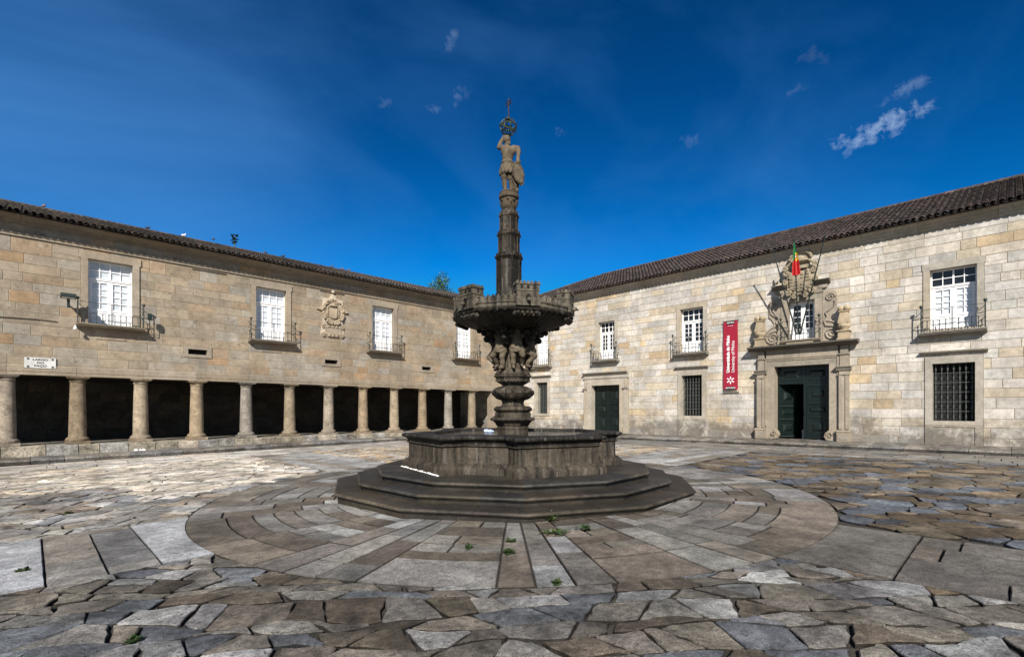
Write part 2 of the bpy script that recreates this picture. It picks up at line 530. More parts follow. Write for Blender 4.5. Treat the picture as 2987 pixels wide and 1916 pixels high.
def stone(mb, poly, col, rnd, gap=0.018, rough=0.012, rnd_c=True, lift=0.006, tilt=0.012, near=True, bev=0.016, convex=True):
    """one paving stone: worn outline, rounded arris, slightly tilted top"""
    if area(poly) < 0: poly = poly[::-1]
    poly = inset(poly, gap) if convex else shrink(poly, gap)
    if len(poly) < 3 or area(poly) < 0.004: return
    pts = []
    L = len(poly)
    step = 0.09 if near else 0.25
    for i in range(L):
        p, q = poly[i], poly[(i + 1) % L]
        l = math.hypot(q[0] - p[0], q[1] - p[1])
        if l < 0.01: continue
        k = max(1, int(l / step))
        cut = min(0.020, l * 0.2) if rnd_c else min(0.008, l * 0.2)
        for j in range(k + 1):
            t = cut / l + (1 - 2 * cut / l) * j / k
            x = p[0] + t * (q[0] - p[0]); y = p[1] + t * (q[1] - p[1])
            a = rough * (noise.noise((x * 6.1, y * 6.1, 3.3)) + 0.6 * noise.noise((x * 17, y * 17, 1.3)))
            nx, ny = (q[1] - p[1]) / l, -(q[0] - p[0]) / l
            pts.append((x + nx * a, y + ny * a))
    n = len(pts)
    if n < 3: return
    cx = sum(p[0] for p in pts) / n; cy = sum(p[1] for p in pts) / n
    z0 = gz(cx, cy) + rnd.uniform(-lift, lift); tx, ty = rnd.uniform(-tilt, tilt), rnd.uniform(-tilt, tilt)
    def zz(x, y): return z0 + (x - cx) * (tx + 0.0115) + (y - cy) * (ty - 0.0065)
    vs = [(x, y, zz(x, y) - 0.05) for x, y in pts]
    vs += [(x, y, zz(x, y) - bev * 0.8) for x, y in pts]
    def ins(x, y, d):
        l = math.hypot(cx - x, cy - y) + 1e-6
        return x + (cx - x) * min(0.4, d / l), y + (cy - y) * min(0.4, d / l)
    r2 = [ins(x, y, bev) for x, y in pts]
    vs += [(x, y, zz(x, y)) for x, y in r2]
    vs.append((cx, cy, zz(cx, cy) + (0.004 if rnd_c else 0)))
    base = len(mb.v); mb.add(vs, [])
    side, arris = tuple(v * .16 for v in col), tuple(v * .62 for v in col)     # earth and grime lie in the joints
    for i in range(n):
        j = (i + 1) % n
        for f, c in (((i, j, n + j, n + i), side), ((n + i, n + j, 2 * n + j, 2 * n + i), arris), ((2 * n + i, 2 * n + j, 3 * n), col)):
            mb.f.append(tuple(base + k for k in f)); mb.c.append(c)


def cam_depth(x, y): return 0.6990 * x + 0.7151 * y
def cam_side(x, y): return 0.7151 * x - 0.6990 * y


def cobble_colour(x, y, rnd):
    if x < BX[0] and y > BY[1] - 0.2:      # lighter grey setts on the left of the fountain
        pal = [(0.20, 0.193, 0.187), (0.225, 0.21, 0.19), (0.175, 0.18, 0.19), (0.245, 0.235, 0.215), (0.19, 0.16, 0.13), (0.28, 0.28, 0.28)] if y < 13.5 else [(0.36, 0.335, 0.30), (0.42, 0.395, 0.36), (0.32, 0.29, 0.25), (0.38, 0.33, 0.265)]  # far setts paler, to carry the sunlit patch in their colour
    elif x < BX[0]:                        # front field
        pal = [(0.118, 0.109, 0.097), (0.10, 0.092, 0.08), (0.098, 0.106, 0.120), (0.14, 0.134, 0.125), (0.082, 0.069, 0.054), (0.18, 0.182, 0.185), (0.12, 0.108, 0.092)]
    elif y > BY[1]:
        pal = [(0.30, 0.26, 0.21), (0.33, 0.30, 0.26), (0.26, 0.255, 0.25), (0.34, 0.27, 0.19)]
    else:                                  # brown and blue stones on the right
        pal = [(0.105, 0.082, 0.056), (0.12, 0.098, 0.072), (0.075, 0.083, 0.10), (0.09, 0.069, 0.047), (0.13, 0.112, 0.09), (0.08, 0.09, 0.11)]
    if 1.4 < x < 5.2 and y > 11.5 + 0.5 * (x - 3): pal = [(0.44, 0.415, 0.375), (0.50, 0.475, 0.44), (0.40, 0.37, 0.32), (0.46, 0.41, 0.35)]  # sunlit patch by the arcade, painted as a paler palette
    c = jit(rnd.choice(pal), 0.22, rnd)
    c = tuple(v * 1.36 * k for v, k in zip(c, (1.03, 1.0, .96)))
    if rnd.random() < 0.07: c = tuple(v * 1.5 for v in c)
    if rnd.random() < 0.08: c = tuple(v * 0.6 for v in c)
    return c


def paving():
    rnd = random.Random(11)
    mb = MB(); S = 0.40
    # Voronoi cells over a jittered grid, stretched across the way one looks
    ang = rad(-44.35); ca, sa = math.cos(ang), math.sin(ang)
    def tof(x, y): u = ca * x + sa * y; v = -sa * x + ca * y; return (u / 1.28, v)
    def frm(u, v): u *= 1.28; return (ca * u - sa * v, sa * u + ca * v)
    grid = {}
    pts = []; rad_ = []
    def try_point(u, v, r):
        gi, gj = int(u // 0.6), int(v // 0.6)
        for a in range(gi - 1, gi + 2):
            for b in range(gj - 1, gj + 2):
                for k in grid.get((a, b), ()):
                    if (pts[k][0] - u) ** 2 + (pts[k][1] - v) ** 2 < (0.5 * (r + rad_[k])) ** 2: return
        grid.setdefault((gi, gj), []).append(len(pts)); pts.append((u, v)); rad_.append(r)
    for it in range(80000):
        v = rnd.uniform(-1.5, 29); u = rnd.uniform(-24, 26)
        if abs(u * 1.28) > 1.12 * max(v, 0) + 4.5: continue
        x, y = frm(u, v)
        if x < -7 or y < -7 or x > 18.2 or y > 19.6: continue
        r = (0.30, 0.25, 0.20, 0.16)[min(3, it // 16000)] * rnd.uniform(0.75, 1.3)
        try_point(u, v, r)
    for i, (u, v) in enumerate(pts):
        x, y = frm(u, v)
        r = math.hypot(x - CX0, y - CY0)
        if r < RING: continue
        if not (x > BX[1] and y < BY[0]) and cam_depth(x, y) < 40: continue
        if BX[0] < x < BX[1] or BY[0] < y < BY[1] or x > 17.6 or y > 19.1: continue
        gi, gj = int(u // 0.6), int(v // 0.6)
        nb = [k for a in range(gi - 3, gi + 4) for b in range(gj - 3, gj + 4) for k in grid.get((a, b), ()) if k != i]
        nb.sort(key=lambda k: (pts[k][0] - u) ** 2 + (pts[k][1] - v) ** 2)
        poly = [(u - 1, v - 1), (u + 1, v - 1), (u + 1, v + 1), (u - 1, v + 1)]
        for k in nb[:18]:
            du, dv = pts[k][0] - u, pts[k][1] - v; d = math.hypot(du, dv)
            if len(poly) < 3: break
            if d / 2 > max(math.hypot(p[0] - u, p[1] - v) for p in poly): break
            f = 0.5 + (rad_[i] ** 2 - rad_[k] ** 2) / (2 * d * d) * 0.9
            poly = clip(poly, (du, dv), du * (u + du * f) + dv * (v + dv * f))
        if len(poly) < 3: continue
        poly = [frm(*p) for p in poly]
        nx, ny = (x - CX0) / r, (y - CY0) / r
        poly = clip(poly, (-nx, -ny), -(nx * CX0 + ny * CY0 + RING))
        for (n, d) in (((1, 0), BX[0]) if x < BX[0] else ((-1, 0), -BX[1]), ((0, 1), BY[0]) if y < BY[0] else ((0, -1), -BY[1]), ((1, 0), 17.6), ((0, 1), 19.1)):
            if len(poly) >= 3: poly = clip(poly, n, d)
        if len(poly) < 3: continue
        near = cam_depth(x, y) < 11
        g = rnd.uniform(0.005, 0.015) if near else rnd.uniform(0.004, 0.010)
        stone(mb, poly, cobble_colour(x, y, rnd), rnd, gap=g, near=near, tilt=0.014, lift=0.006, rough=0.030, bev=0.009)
    # rubble laid in wandering courses on the other three sides
    def wob(k, u): return 0.17 * noise.noise((u * 0.6, k * 3.1, 0.5)) + 0.10 * noise.noise((u * 2.1, k * 5.7, 2.5))
    fields = [((-8, BX[0]), (-8, BY[0]), rad(-40)), ((-6, BX[0]), (BY[1], 19.1), rad(-52)), ((BX[1], 17.6), (BY[1], 19.1), rad(-30))]
    for (xr, yr, an) in fields:
        ca, sa = math.cos(an), math.sin(an)
        cs_ = [(ca * x + sa * y, -sa * x + ca * y) for x in xr for y in yr]
        u0, u1 = min(c[0] for c in cs_), max(c[0] for c in cs_); v0, v1 = min(c[1] for c in cs_), max(c[1] for c in cs_)
        vs = [v0 - .5]
        while vs[-1] < v1 + .5: vs.append(vs[-1] + (rnd.uniform(.20, .38) if xr[1] < 10 and yr[0] < 0 else rnd.uniform(.22, .44)))
        for k in range(len(vs) - 1):
            u = u0 - rnd.random(); sk0 = rnd.uniform(-.1, .1)
            while u < u1:
                l = rnd.uniform(.22, .54) * (1.0 if rnd.random() < .8 else .65); sk1 = rnd.uniform(-.13, .13)
                a0, a1, b0, b1 = u - sk0, u + l - sk1, u + sk0, u + l + sk1
                lo = [(a0 + (a1 - a0) * t / 3, vs[k] + wob(k, a0 + (a1 - a0) * t / 3)) for t in range(4)]
                hi = [(b0 + (b1 - b0) * t / 3, vs[k + 1] + wob(k + 1, b0 + (b1 - b0) * t / 3)) for t in range(4)]
                u += l; sk0 = sk1
                polys = [lo + hi[::-1]]
                if l > .36 and vs[k + 1] - vs[k] > .33 and rnd.random() < .2:
                    md = [((p[0] + q[0]) / 2, (p[1] + q[1]) / 2 + rnd.uniform(-.03, .03)) for p, q in zip(lo, hi)]
                    polys = [lo + md[::-1], md + hi[::-1]]
                for poly in polys:
                    poly = [(ca * p[0] - sa * p[1], sa * p[0] + ca * p[1]) for p in poly]
                    x = sum(p[0] for p in poly) / len(poly); y = sum(p[1] for p in poly) / len(poly)
                    if cam_depth(x, y) < .3 or abs(cam_side(x, y)) > 1.1 * cam_depth(x, y) + 4: continue
                    r = math.hypot(x - CX0, y - CY0)
                    if r < RING - .3: continue
                    nx, ny = (x - CX0) / r, (y - CY0) / r
                    poly = clip(poly, (-nx, -ny), -(nx * CX0 + ny * CY0 + RING))
                    for (n, d) in (((-1, 0), -xr[0]), ((1, 0), xr[1]), ((0, -1), -yr[0]), ((0, 1), yr[1])):
                        if len(poly) >= 3: poly = clip(poly, n, d)
                    if len(poly) < 3 or abs(area(poly)) < .012: continue
                    near = cam_depth(x, y) < 10
                    g = rnd.uniform(0.005, 0.014) if near else rnd.uniform(0.004, 0.009)
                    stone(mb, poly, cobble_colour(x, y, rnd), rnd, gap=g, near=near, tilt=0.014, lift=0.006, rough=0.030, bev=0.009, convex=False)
    tag(mb.build('cobble_paving', M['paving'], smooth=18), kind='structure')

    # the ring round the fountain
    mb = MB()
    pal = [(0.145, 0.128, 0.107), (0.14, 0.133, 0.124), (0.165, 0.154, 0.14), (0.10, 0.083, 0.066), (0.14, 0.118, 0.095), (0.22, 0.218, 0.213), (0.13, 0.12, 0.106), (0.19, 0.18, 0.165)]
    def polar(ro, ri, a0, a1):
        seg = max(2, int((a1 - a0) * ro / 0.14))
        q = [(CX0 + ro * math.cos(a0 + (a1 - a0) * i / seg), CY0 + ro * math.sin(a0 + (a1 - a0) * i / seg)) for i in range(seg + 1)]
        q += [(CX0 + ri * math.cos(a1 - (a1 - a0) * i / seg), CY0 + ri * math.sin(a1 - (a1 - a0) * i / seg)) for i in range(seg + 1)]
        ring_stone(mb, q, tuple(v * 1.15 for v in jit(rnd.choice(pal), 0.25, rnd)), rnd)
    a = 0.1; a_end = a + 2 * math.pi
    while a < a_end - 0.02:                      # laid in wedges, some strips running in, some across
        b = a + rnd.uniform(0.15, 0.32)
        if a_end - b < 0.12: b = a_end
        ro, ri = RING, 2.6
        if rnd.random() < 0.55:
            k = 2 if (b - a) < .2 else 3
            cuts = [a + (b - a) * (i + (rnd.uniform(-.15, .15) if 0 < i < k else 0)) / k for i in range(k + 1)]
            for i in range(k):
                r = ro
                while r > ri + .05:
                    l = rnd.uniform(.45, 1.2); r2 = max(r - l, ri)
                    if r2 - ri < .25: r2 = ri
                    polar(r, r2, cuts[i], cuts[i + 1]); r = r2
        else:
            r = ro; r2 = ro - rnd.uniform(.5, .8); polar(r, r2, a, b); r = r2
            while r > ri + .05:
                r2 = max(r - rnd.uniform(.24, .46), ri)
                if rnd.random() < .45: m_ = a + (b - a) * rnd.uniform(.35, .65); polar(r, r2, a, m_); polar(r, r2, m_, b)
                else: polar(r, r2, a, b)
                r = r2
        a = b
    tag(mb.build('ring_paving', M['slab'], smooth=18), kind='structure')

    # straight slab paths and the slab margins along the kerbs
    mb = MB()
    def rows_fill(x0, x1, y0, y1, along, widths, lmin, lmax, pal, sun_boost=(0, 0, 1)):
        pos = (y0 if along == 'x' else x0)
        end = (y1 if along == 'x' else x1)
        k = 0
        while pos < end - 0.02:
            w = widths[k % len(widths)]; nxt = pos + w
            if nxt > end - 0.12: nxt = end
            t = (x0 if along == 'x' else y0) - rnd.uniform(0, 0.5); te = (x1 if along == 'x' else y1)
            while t < te:
                l = rnd.uniform(lmin, lmax)
                a0 = max(t, x0 if along == 'x' else y0); a1 = min(t + l, te)
                if te - a1 < 0.2: a1 = te; t = te
                if a1 - a0 > 0.15:
                    p = [(a0, pos), (a1, pos), (a1, nxt), (a0, nxt)] if along == 'x' else [(pos, a0), (nxt, a0), (nxt, a1), (pos, a1)]
                    cx = sum(q[0] for q in p) / 4; cy = sum(q[1] for q in p) / 4
                    if abs(cam_side(cx, cy)) < 1.1 * cam_depth(cx, cy) + 5:
                        # trim against the ring
                        r = math.hypot(cx - CX0, cy - CY0)
                        pp = trim_ring(p, cx, cy, r)
                        if pp: stone(mb, pp, tuple(v * (sun_boost[2] if sun_boost[0] < cx < sun_boost[1] else 1) for v in jit(rnd.choice(pal), 0.13, rnd)), rnd, gap=rnd.uniform(0.006, 0.014), rough=0.006, rnd_c=False, lift=0.004, tilt=0.004, near=cam_depth(cx, cy) < 9, bev=0.008)
                t += l
            pos = nxt; k += 1
    light = [(0.29, 0.285, 0.275), (0.26, 0.245, 0.225), (0.31, 0.305, 0.30), (0.23, 0.205, 0.175), (0.35, 0.345, 0.34)]
    mid = [(0.19, 0.18, 0.163), (0.21, 0.187, 0.16), (0.165, 0.162, 0.157), (0.225, 0.213, 0.196)]
    dark = [(0.125, 0.112, 0.097), (0.14, 0.128, 0.113), (0.11, 0.10, 0.09), (0.13, 0.112, 0.092)]
    # towards the left: a big pale slab at the ring, then strips
    big = (0.50, 0.50, 0.50)
    def slab(p, c):
        cx = sum(q[0] for q in p) / len(p); cy = sum(q[1] for q in p) / len(p)
        stone(mb, p, c, rnd, gap=0.008, rough=0.004, rnd_c=False, lift=0.003, tilt=0.003, near=True, bev=0.010)
    arc = lambda a0, a1, n=10: [(CX0 + RING * math.cos(a0 + (a1 - a0) * i / n), CY0 + RING * math.sin(a0 + (a1 - a0) * i / n)) for i in range(n + 1)]
    aY0 = math.pi - math.asin((BY[0] - CY0) / RING); aY1 = math.pi - math.asin((BY[1] - CY0) / RING)
    poly_concave(mb, [(1.0, BY[1]), (1.0, BY[0])] + arc(aY0, aY1)[0:], (0.36, 0.365, 0.375), rnd)
    slab([(0.56, BY[0] + .3), (1.0, BY[0] + .3), (1.0, BY[1] - .2), (0.56, BY[1] - .2)], mid[2]); slab([(0.56, BY[0]), (1.0, BY[0]), (1.0, BY[0] + .3), (0.56, BY[0] + .3)], mid[3])
    slab([(0.10, BY[0] + .9), (0.56, BY[0] + .9), (0.56, BY[1] - .2), (0.10, BY[1] - .2)], mid[1]); slab([(0.10, BY[0] + .45), (0.56, BY[0] + .45), (0.56, BY[0] + .9), (0.10, BY[0] + .9)], mid[0])
    slab([(0.10, BY[0]), (0.56, BY[0]), (0.56, BY[0] + .45), (0.10, BY[0] + .45)], mid[3]); slab([(0.10, BY[1] - .2), (1.0, BY[1] - .2), (1.0, BY[1]), (0.10, BY[1])], mid[1])
    slab([(-1.9, BY[0]), (0.10, BY[0]), (0.10, BY[1]), (-1.9, BY[1])], (0.34, 0.345, 0.355))
    slab([(-3.9, BY[0]), (-1.9, BY[0]), (-1.9, BY[1]), (-3.9, BY[1])], (0.21, 0.21, 0.21))
    # towards the near right
    aX0 = -math.pi / 2 - math.asin((CX0 - BX[0]) / RING); aX1 = -math.pi / 2 + math.asin((BX[1] - CX0) / RING)
    poly_concave(mb, [(BX[1], 0.78), (BX[0], 0.78)][::-1] + arc(aX1, aX0), (0.13, 0.12, 0.105), rnd)
    rows_fill(BX[0], BX[1], -5, 0.78, 'y', [0.5, 0.42, 0.6, 0.53], 0.9, 2.0, dark)
    # towards the doors on the right and the arcade on the left
    rows_fill(CX0 + 4.9, 17.6, BY[0], BY[1], 'x', [0.52, 0.44, 0.62, 0.5, 0.42], 0.9, 2.2, light)
    rows_fill(BX[0], BX[1], CY0 + 4.9, 19.1, 'y', [0.5, 0.42, 0.6, 0.53], 0.9, 2.0, light)
    rows_fill(17.6, 20.5, -4, 21.7, 'y', [0.6, 0.5, 0.7, 0.55, 0.55], 0.6, 1.3, [tuple(v * 0.95 for v in c) for c in mid])
    rows_fill(-4, 17.6, 19.1, 21.7, 'x', [0.5, 0.6, 0.55, 0.5, 0.45], 0.6, 1.3, [(0.34, 0.32, 0.29), (0.42, 0.40, 0.375), (0.31, 0.29, 0.265), (0.40, 0.355, 0.295)], sun_boost=(1.4, 7.0, 1.35))  # raised tint lays the sunlit patch into these slabs' colour
    tag(mb.build('slab_paving', M['slab'], smooth=18), kind='structure')

    g = MB()
    for (x0, x1) in ((-200, 20.6), (20.6, 260)):
        g.add([(x, y, gz(x, y) - 0.034) for x, y in ((x0, -200), (x1, -200), (x1, 260), (x0, 260))], [(0, 1, 2, 3)])
    tag(g.build('ground', M['soil']), kind='structure')


def trim_ring(p, cx, cy, r):
    """drop the part of a slab inside the ring"""
    if all(math.hypot(q[0] - CX0, q[1] - CY0) < RING for q in p): return None
    if all(math.hypot(q[0] - CX0, q[1] - CY0) > RING for q in p): return p
    nx, ny = (cx - CX0) / r, (cy - CY0) / r
    q = clip(p, (-nx, -ny), -(nx * CX0 + ny * CY0 + RING))
    return q if len(q) >= 3 else None


def poly_concave(mb, p, c, rnd):
    """a slab whose edge follows the ring"""
    if area(p) < 0: p = p[::-1]
    n = len(p)
    cx = sum(q[0] for q in p) / n; cy = sum(q[1] for q in p) / n
    sh = [(cx + (x - cx) * 0.992, cy + (y - cy) * 0.992) for x, y in p]
    vs = [(x, y, gz(x, y) - 0.05) for x, y in sh] + [(x, y, gz(x, y) - 0.006) for x, y in sh]
    s2 = [(cx + (x - cx) * 0.984, cy + (y - cy) * 0.984) for x, y in sh]
    vs += [(x, y, gz(x, y) + 0.002) for x, y in s2]
    base = len(mb.v); mb.add(vs, [])
    mb.f.append(tuple(base + k for k in range(2 * n, 3 * n))); mb.c.append(c)
    for i in range(n):
        j = (i + 1) % n
        mb.f.append(tuple(base + k for k in (i, j, n + j, n + i))); mb.c.append(tuple(v * .16 for v in c))
        mb.f.append(tuple(base + k for k in (n + i, n + j, 2 * n + j, 2 * n + i))); mb.c.append(tuple(v * .5 for v in c))


def ring_stone(mb, p, c, rnd):
    if area(p) < 0: p = p[::-1]
    n = len(p)
    cx = sum(q[0] for q in p) / n; cy = sum(q[1] for q in p) / n
    dz = rnd.uniform(-0.004, 0.004); tx, ty = rnd.uniform(-.004, .004), rnd.uniform(-.004, .004)
    s1 = [(x + 0.006 * noise.noise((x * 7, y * 7, 0)), y + 0.006 * noise.noise((x * 7, y * 7, 5))) for x, y in shrink(p, 0.008)]
    s2 = shrink(s1, 0.010)
    zz = lambda x, y: gz(x, y) + dz + (x - cx) * tx + (y - cy) * ty
    vs = [(x, y, zz(x, y) - 0.05) for x, y in s1] + [(x, y, zz(x, y) - 0.008) for x, y in s1] + [(x, y, zz(x, y)) for x, y in s2]
    base = len(mb.v); mb.add(vs, [])
    mb.f.append(tuple(base + k for k in range(2 * n, 3 * n))); mb.c.append(c)
    for i in range(n):
        j = (i + 1) % n
        mb.f.append(tuple(base + k for k in (i, j, n + j, n + i))); mb.c.append(tuple(v * .16 for v in c))
        mb.f.append(tuple(base + k for k in (n + i, n + j, 2 * n + j, 2 * n + i))); mb.c.append(tuple(v * .5 for v in c))


paving()


def kerbs():
    rnd = random.Random(5)
    mb = MB()
    x = -5.0
    pal = [(0.18, 0.165, 0.145), (0.20, 0.18, 0.155), (0.165, 0.16, 0.155), (0.145, 0.13, 0.113)]
    while x < 20.5:                       # arcade kerb with its tread of flags
        l = rnd.uniform(0.65, 1.15); x1 = min(x + l, 20.5)
        z = gz(x, 21.7); t = z + 0.17 + rnd.uniform(-.01, .01); yo = rnd.uniform(-.02, .02); c = jit(rnd.choice(pal), .12, rnd)
        mb.extrude([(21.70 + yo, z - .2), (21.69 + yo, t - .05), (21.72 + yo, t - .012), (21.76 + yo, t), (22.63, t + .03), (22.63, z - .2)], x + .008, x1 - .008, c)
        dk = rnd.uniform(.3, .55); mb.c[-8] = tuple(v * dk for v in c)
        x = x1
    y = -5.0
    while y < 21.6:
        l = rnd.uniform(0.65, 1.2); y1 = min(y + l, 21.69)
        z = gz(20.5, y); t = z + 0.13 + rnd.uniform(-.006, .006); xo = rnd.uniform(-.015, .015); c = jit(rnd.choice(pal), .14, rnd)
        M_ = Matrix.Rotation(rad(90), 4, 'Z')    # run along Y
        prof = [(20.50 + xo, z - .2), (20.49 + xo, t - .04), (20.52 + xo, t - .01), (20.55 + xo, t), (20.98, t + .035), (20.98, z - .2)]
        vs = [(px, y + .007, pz) for px, pz in prof] + [(px, y1 - .007, pz) for px, pz in prof]
        n = len(prof)
        mb.add(vs, [(i, n + i, n + (i + 1) % n, (i + 1) % n) for i in range(n)] + [tuple(range(n)), tuple(range(2 * n - 1, n - 1, -1))], c)
        dk = rnd.uniform(.22, .45); mb.c[-8] = tuple(v * dk for v in c)
        c = jit(rnd.choice(pal), .14, rnd)
        vs = [(20.99, y + .007, t + .034), (21.86, y + .007, t + .10), (21.86, y1 - .007, t + .10), (20.99, y1 - .007, t + .034)]
        mb.add(vs + [(a, b, c_ - .3) for a, b, c_ in vs], [(0, 3, 2, 1), (0, 1, 5, 4), (1, 2, 6, 5), (2, 3, 7, 6), (3, 0, 4, 7)], c)
        y = y1
    tag(mb.build('kerb', M['paving'], smooth=40), kind='structure')


kerbs()
# ------------------------------------------------------------------ buildings
PAL_L = [(0.276, 0.225, 0.165), (0.261, 0.216, 0.163), (0.264, 0.230, 0.184), (0.285, 0.227, 0.161), (0.270, 0.238, 0.196), (0.265, 0.210, 0.149),
         (0.278, 0.209, 0.142), (0.246, 0.204, 0.153), (0.261, 0.235, 0.199)]
PAL_R = [(0.454, 0.420, 0.370), (0.469, 0.426, 0.361), (0.421, 0.398, 0.366), (0.455, 0.404, 0.332), (0.442, 0.422, 0.391), (0.509, 0.474, 0.427),
         (0.450, 0.388, 0.300), (0.467, 0.432, 0.388), (0.415, 0.352, 0.268), (0.390, 0.372, 0.342)]


def sub_rect(r, h):
    (a, b, c, d), (e, f, g, i) = r, h
    if e >= b or f <= a or g >= d or i <= c: return [r]
    out = []
    if c < g: out.append((a, b, c, g))
    if i < d: out.append((a, b, i, d))
    lo, hi = max(c, g), min(d, i)
    if a < e: out.append((a, e, lo, hi))
    if f < b: out.append((f, b, lo, hi))
    return out


def ashlar(mb, x0, x1, z0, z1, holes, pal, hs, ls, rnd, y=0.0, gap=0.006, odd=0.03, oddcol=(0.28, 0.19, 0.115)):
    z = z0
    while z < z1 - 0.02:
        h = rnd.uniform(*hs); zt = z + h
        if z1 - zt < 0.18: zt = z1
        x = x0 - rnd.uniform(0, ls[1])
        while x < x1:
            l = rnd.uniform(*ls)
            if rnd.random() < 0.2: l *= 0.6
            a, b = max(x, x0), min(x + l, x1)
            x += l
            if b - a < 0.03: continue
            c = jit(rnd.choice(pal), 0.09, rnd)
            if rnd.random() < odd: c = jit(oddcol, 0.2, rnd)
            rects = [(a + gap, b - gap, z + gap, zt - gap)]
            for hole in holes:
                rects = [q for r in rects for q in sub_rect(r, hole)]
            o = y + rnd.uniform(-0.003, 0.003)
            for (p, q, r, s) in rects:
                if q - p < 0.02 or s - r < 0.02: continue
                e = min(0.008, (q - p) * .2, (s - r) * .2)
                mb.add([(p, o + .012, r), (q, o + .012, r), (q, o + .012, s), (p, o + .012, s),
                        (p + e, o, r + e), (q - e, o, r + e), (q - e, o, s - e), (p + e, o, s - e)],
                       [(4, 5, 6, 7), (0, 1, 5, 4), (1, 2, 6, 5), (2, 3, 7, 6), (3, 0, 4, 7)], c)
        z = zt


def plate(mb, x0, x1, z0, z1, holes, y, col=(1, 1, 1)):
    """flat backing with holes, split into rectangles"""
    rects = [(x0, x1, z0, z1)]
    for h in holes: rects = [q for r in rects for q in sub_rect(r, h)]
    for (p, q, r, s) in rects: mb.quad((p, y, r), (q, y, r), (q, y, s), (p, y, s), col)


def stones_run(mb, prof, x0, x1, pal, rnd, lmin=1.2, lmax=2.4, gap=0.004):
    x = x0
    while x < x1:
        l = min(rnd.uniform(lmin, lmax), x1 - x)
        if x1 - x - l < 0.4: l = x1 - x
        mb.extrude(prof, x + gap, x + l - gap, jit(rnd.choice(pal), 0.08, rnd))
        x += l


def add_leaf(mb, x0, x1, z0, z1, zg, y0, y1, cols, rows, glassbox):
    """one glazed casement: stiles, rails, bars, raised panel below the glass"""
    st = 0.075
    mb.box(x0, x0 + st, y0, y1, z0, z1); mb.box(x1 - st, x1, y0, y1, z0, z1)
    mb.box(x0 + st, x1 - st, y0 + .001, y1 - .001, z1 - st, z1 - .001); mb.box(x0 + st, x1 - st, y0 + .001, y1 - .001, zg - st, zg)
    mb.box(x0 + st, x1 - st, y0 + .001, y1 - .001, z0 + .001, z0 + .10)
    mb.box(x0 + st, x1 - st, y0 + .02, y1 - .004, z0 + .10, zg - st)
    mb.prism([(x0 + st + .05, z0 + .15), (x1 - st - .05, z0 + .15), (x1 - st - .05, zg - st - .05), (x0 + st + .05, zg - st - .05)], y0 + .004, y0 + .021, bev=0.12)
    gx0, gx1, gz0, gz1 = x0 + st, x1 - st, zg, z1 - st
    for i in range(1, cols):
        x = gx0 + (gx1 - gx0) * i / cols; mb.box(x - .011, x + .011, y0 + .01, y1 - .012, gz0, gz1)
    for j in range(1, rows):
        z = gz0 + (gz1 - gz0) * j / rows; mb.box(gx0, gx1, y0 + .012, y1 - .014, z - .010, z + .010)
    glassbox.append((gx0, gx1, gz0, gz1))


def window(parent, cx, w, z0, z1, transom='white', leaves='white', has_transom=True, depth=0.20):
    x0, x1 = cx - w / 2, cx + w / 2
    y0, y1 = depth, depth + 0.07
    fr = MB()
    f = 0.045
    fr.box(x0, x0 + f, y0, y1, z0, z1); fr.box(x1 - f, x1, y0, y1, z0, z1); fr.box(x0 + f, x1 - f, y0 + .001, y1, z1 - f, z1 - .001)
    zt = z0 + (z1 - z0) * 0.715 if has_transom else z1 - f
    panes = {}
    if has_transom:
        fr.box(x0 + f, x1 - f, y0 - .02, y1, zt - .035, zt + .035); fr.box(x0 + f, x1 - f, y0 - .035, y0 - .02, zt + .012, zt + .036)
        tx0, tx1, tz0, tz1 = x0 + f, x1 - f, zt + .035, z1 - f
        for i in range(1, 4):
            x = tx0 + (tx1 - tx0) * i / 4; k = .022 if i == 2 else .011
            fr.box(x - k, x + k, y0 + .011, y1 - .01, tz0, tz1)
        zm = (tz0 + tz1) / 2; fr.box(tx0, tx1, y0 + .013, y1 - .012, zm - .011, zm + .011)
        panes.setdefault(transom, []).append((tx0, tx1, tz0, tz1))
        top = zt - .035
    else:
        top = z1 - f
    root = fr.build('window', M['white'], parent)
    for a, b in ((x0 + f + .004, cx - .003), (cx + .003, x1 - f - .004)):
        lf = MB(); g = []
        zg = z0 + (top - z0) * (0.36 if has_transom else 0.33)
        add_leaf(lf, a, b, z0 + .006, top - .004, zg, y0 + .005, y1 - .005, 2, 4, g)
        lf.build('casement', M['white'], root)
        panes.setdefault(leaves, []).extend(g)
    for style, rects in panes.items():
        pb = MB()
        for (a, b, c, d) in rects: pb.quad((a, y1 - .022, c), (b, y1 - .022, c), (b, y1 - .022, d), (a, y1 - .022, d))
        pb.build('blind' if style == 'white' else 'pane', M['blind' if style == 'white' else 'glass'], root)
    bk = MB(); bk.quad((x0, y1 + .002, z0), (x1, y1 + .002, z0), (x1, y1 + .002, z1), (x0, y1 + .002, z1))
    bk.build('room', M['void'], root)
    return root


def surround(parent, cx, w, z0, z1, pal, rnd, jw=0.2, lint=0.26, ear=0.05, proud=0.035, sill=True, deep=0.3, name='window_surround', sill_h=0.16):
    x0, x1 = cx - w / 2, cx + w / 2
    mb = MB(); c = lambda: jit(rnd.choice(pal), 0.05, rnd)
    zs = z0 - (sill_h if sill else 0)
    mb.box(x0 - jw, x0, -proud, deep, zs, z1, c()); mb.box(x1, x1 + jw, -proud, deep, zs, z1, c())
    mb.box(x0 - jw - ear, x1 + jw + ear, -proud, deep, z1, z1 + lint, c())
    if sill: mb.box(x0 + .001, x1 - .001, -proud - .002, deep, zs, z0, c())
    return mb.build(name, M['trim'], parent)


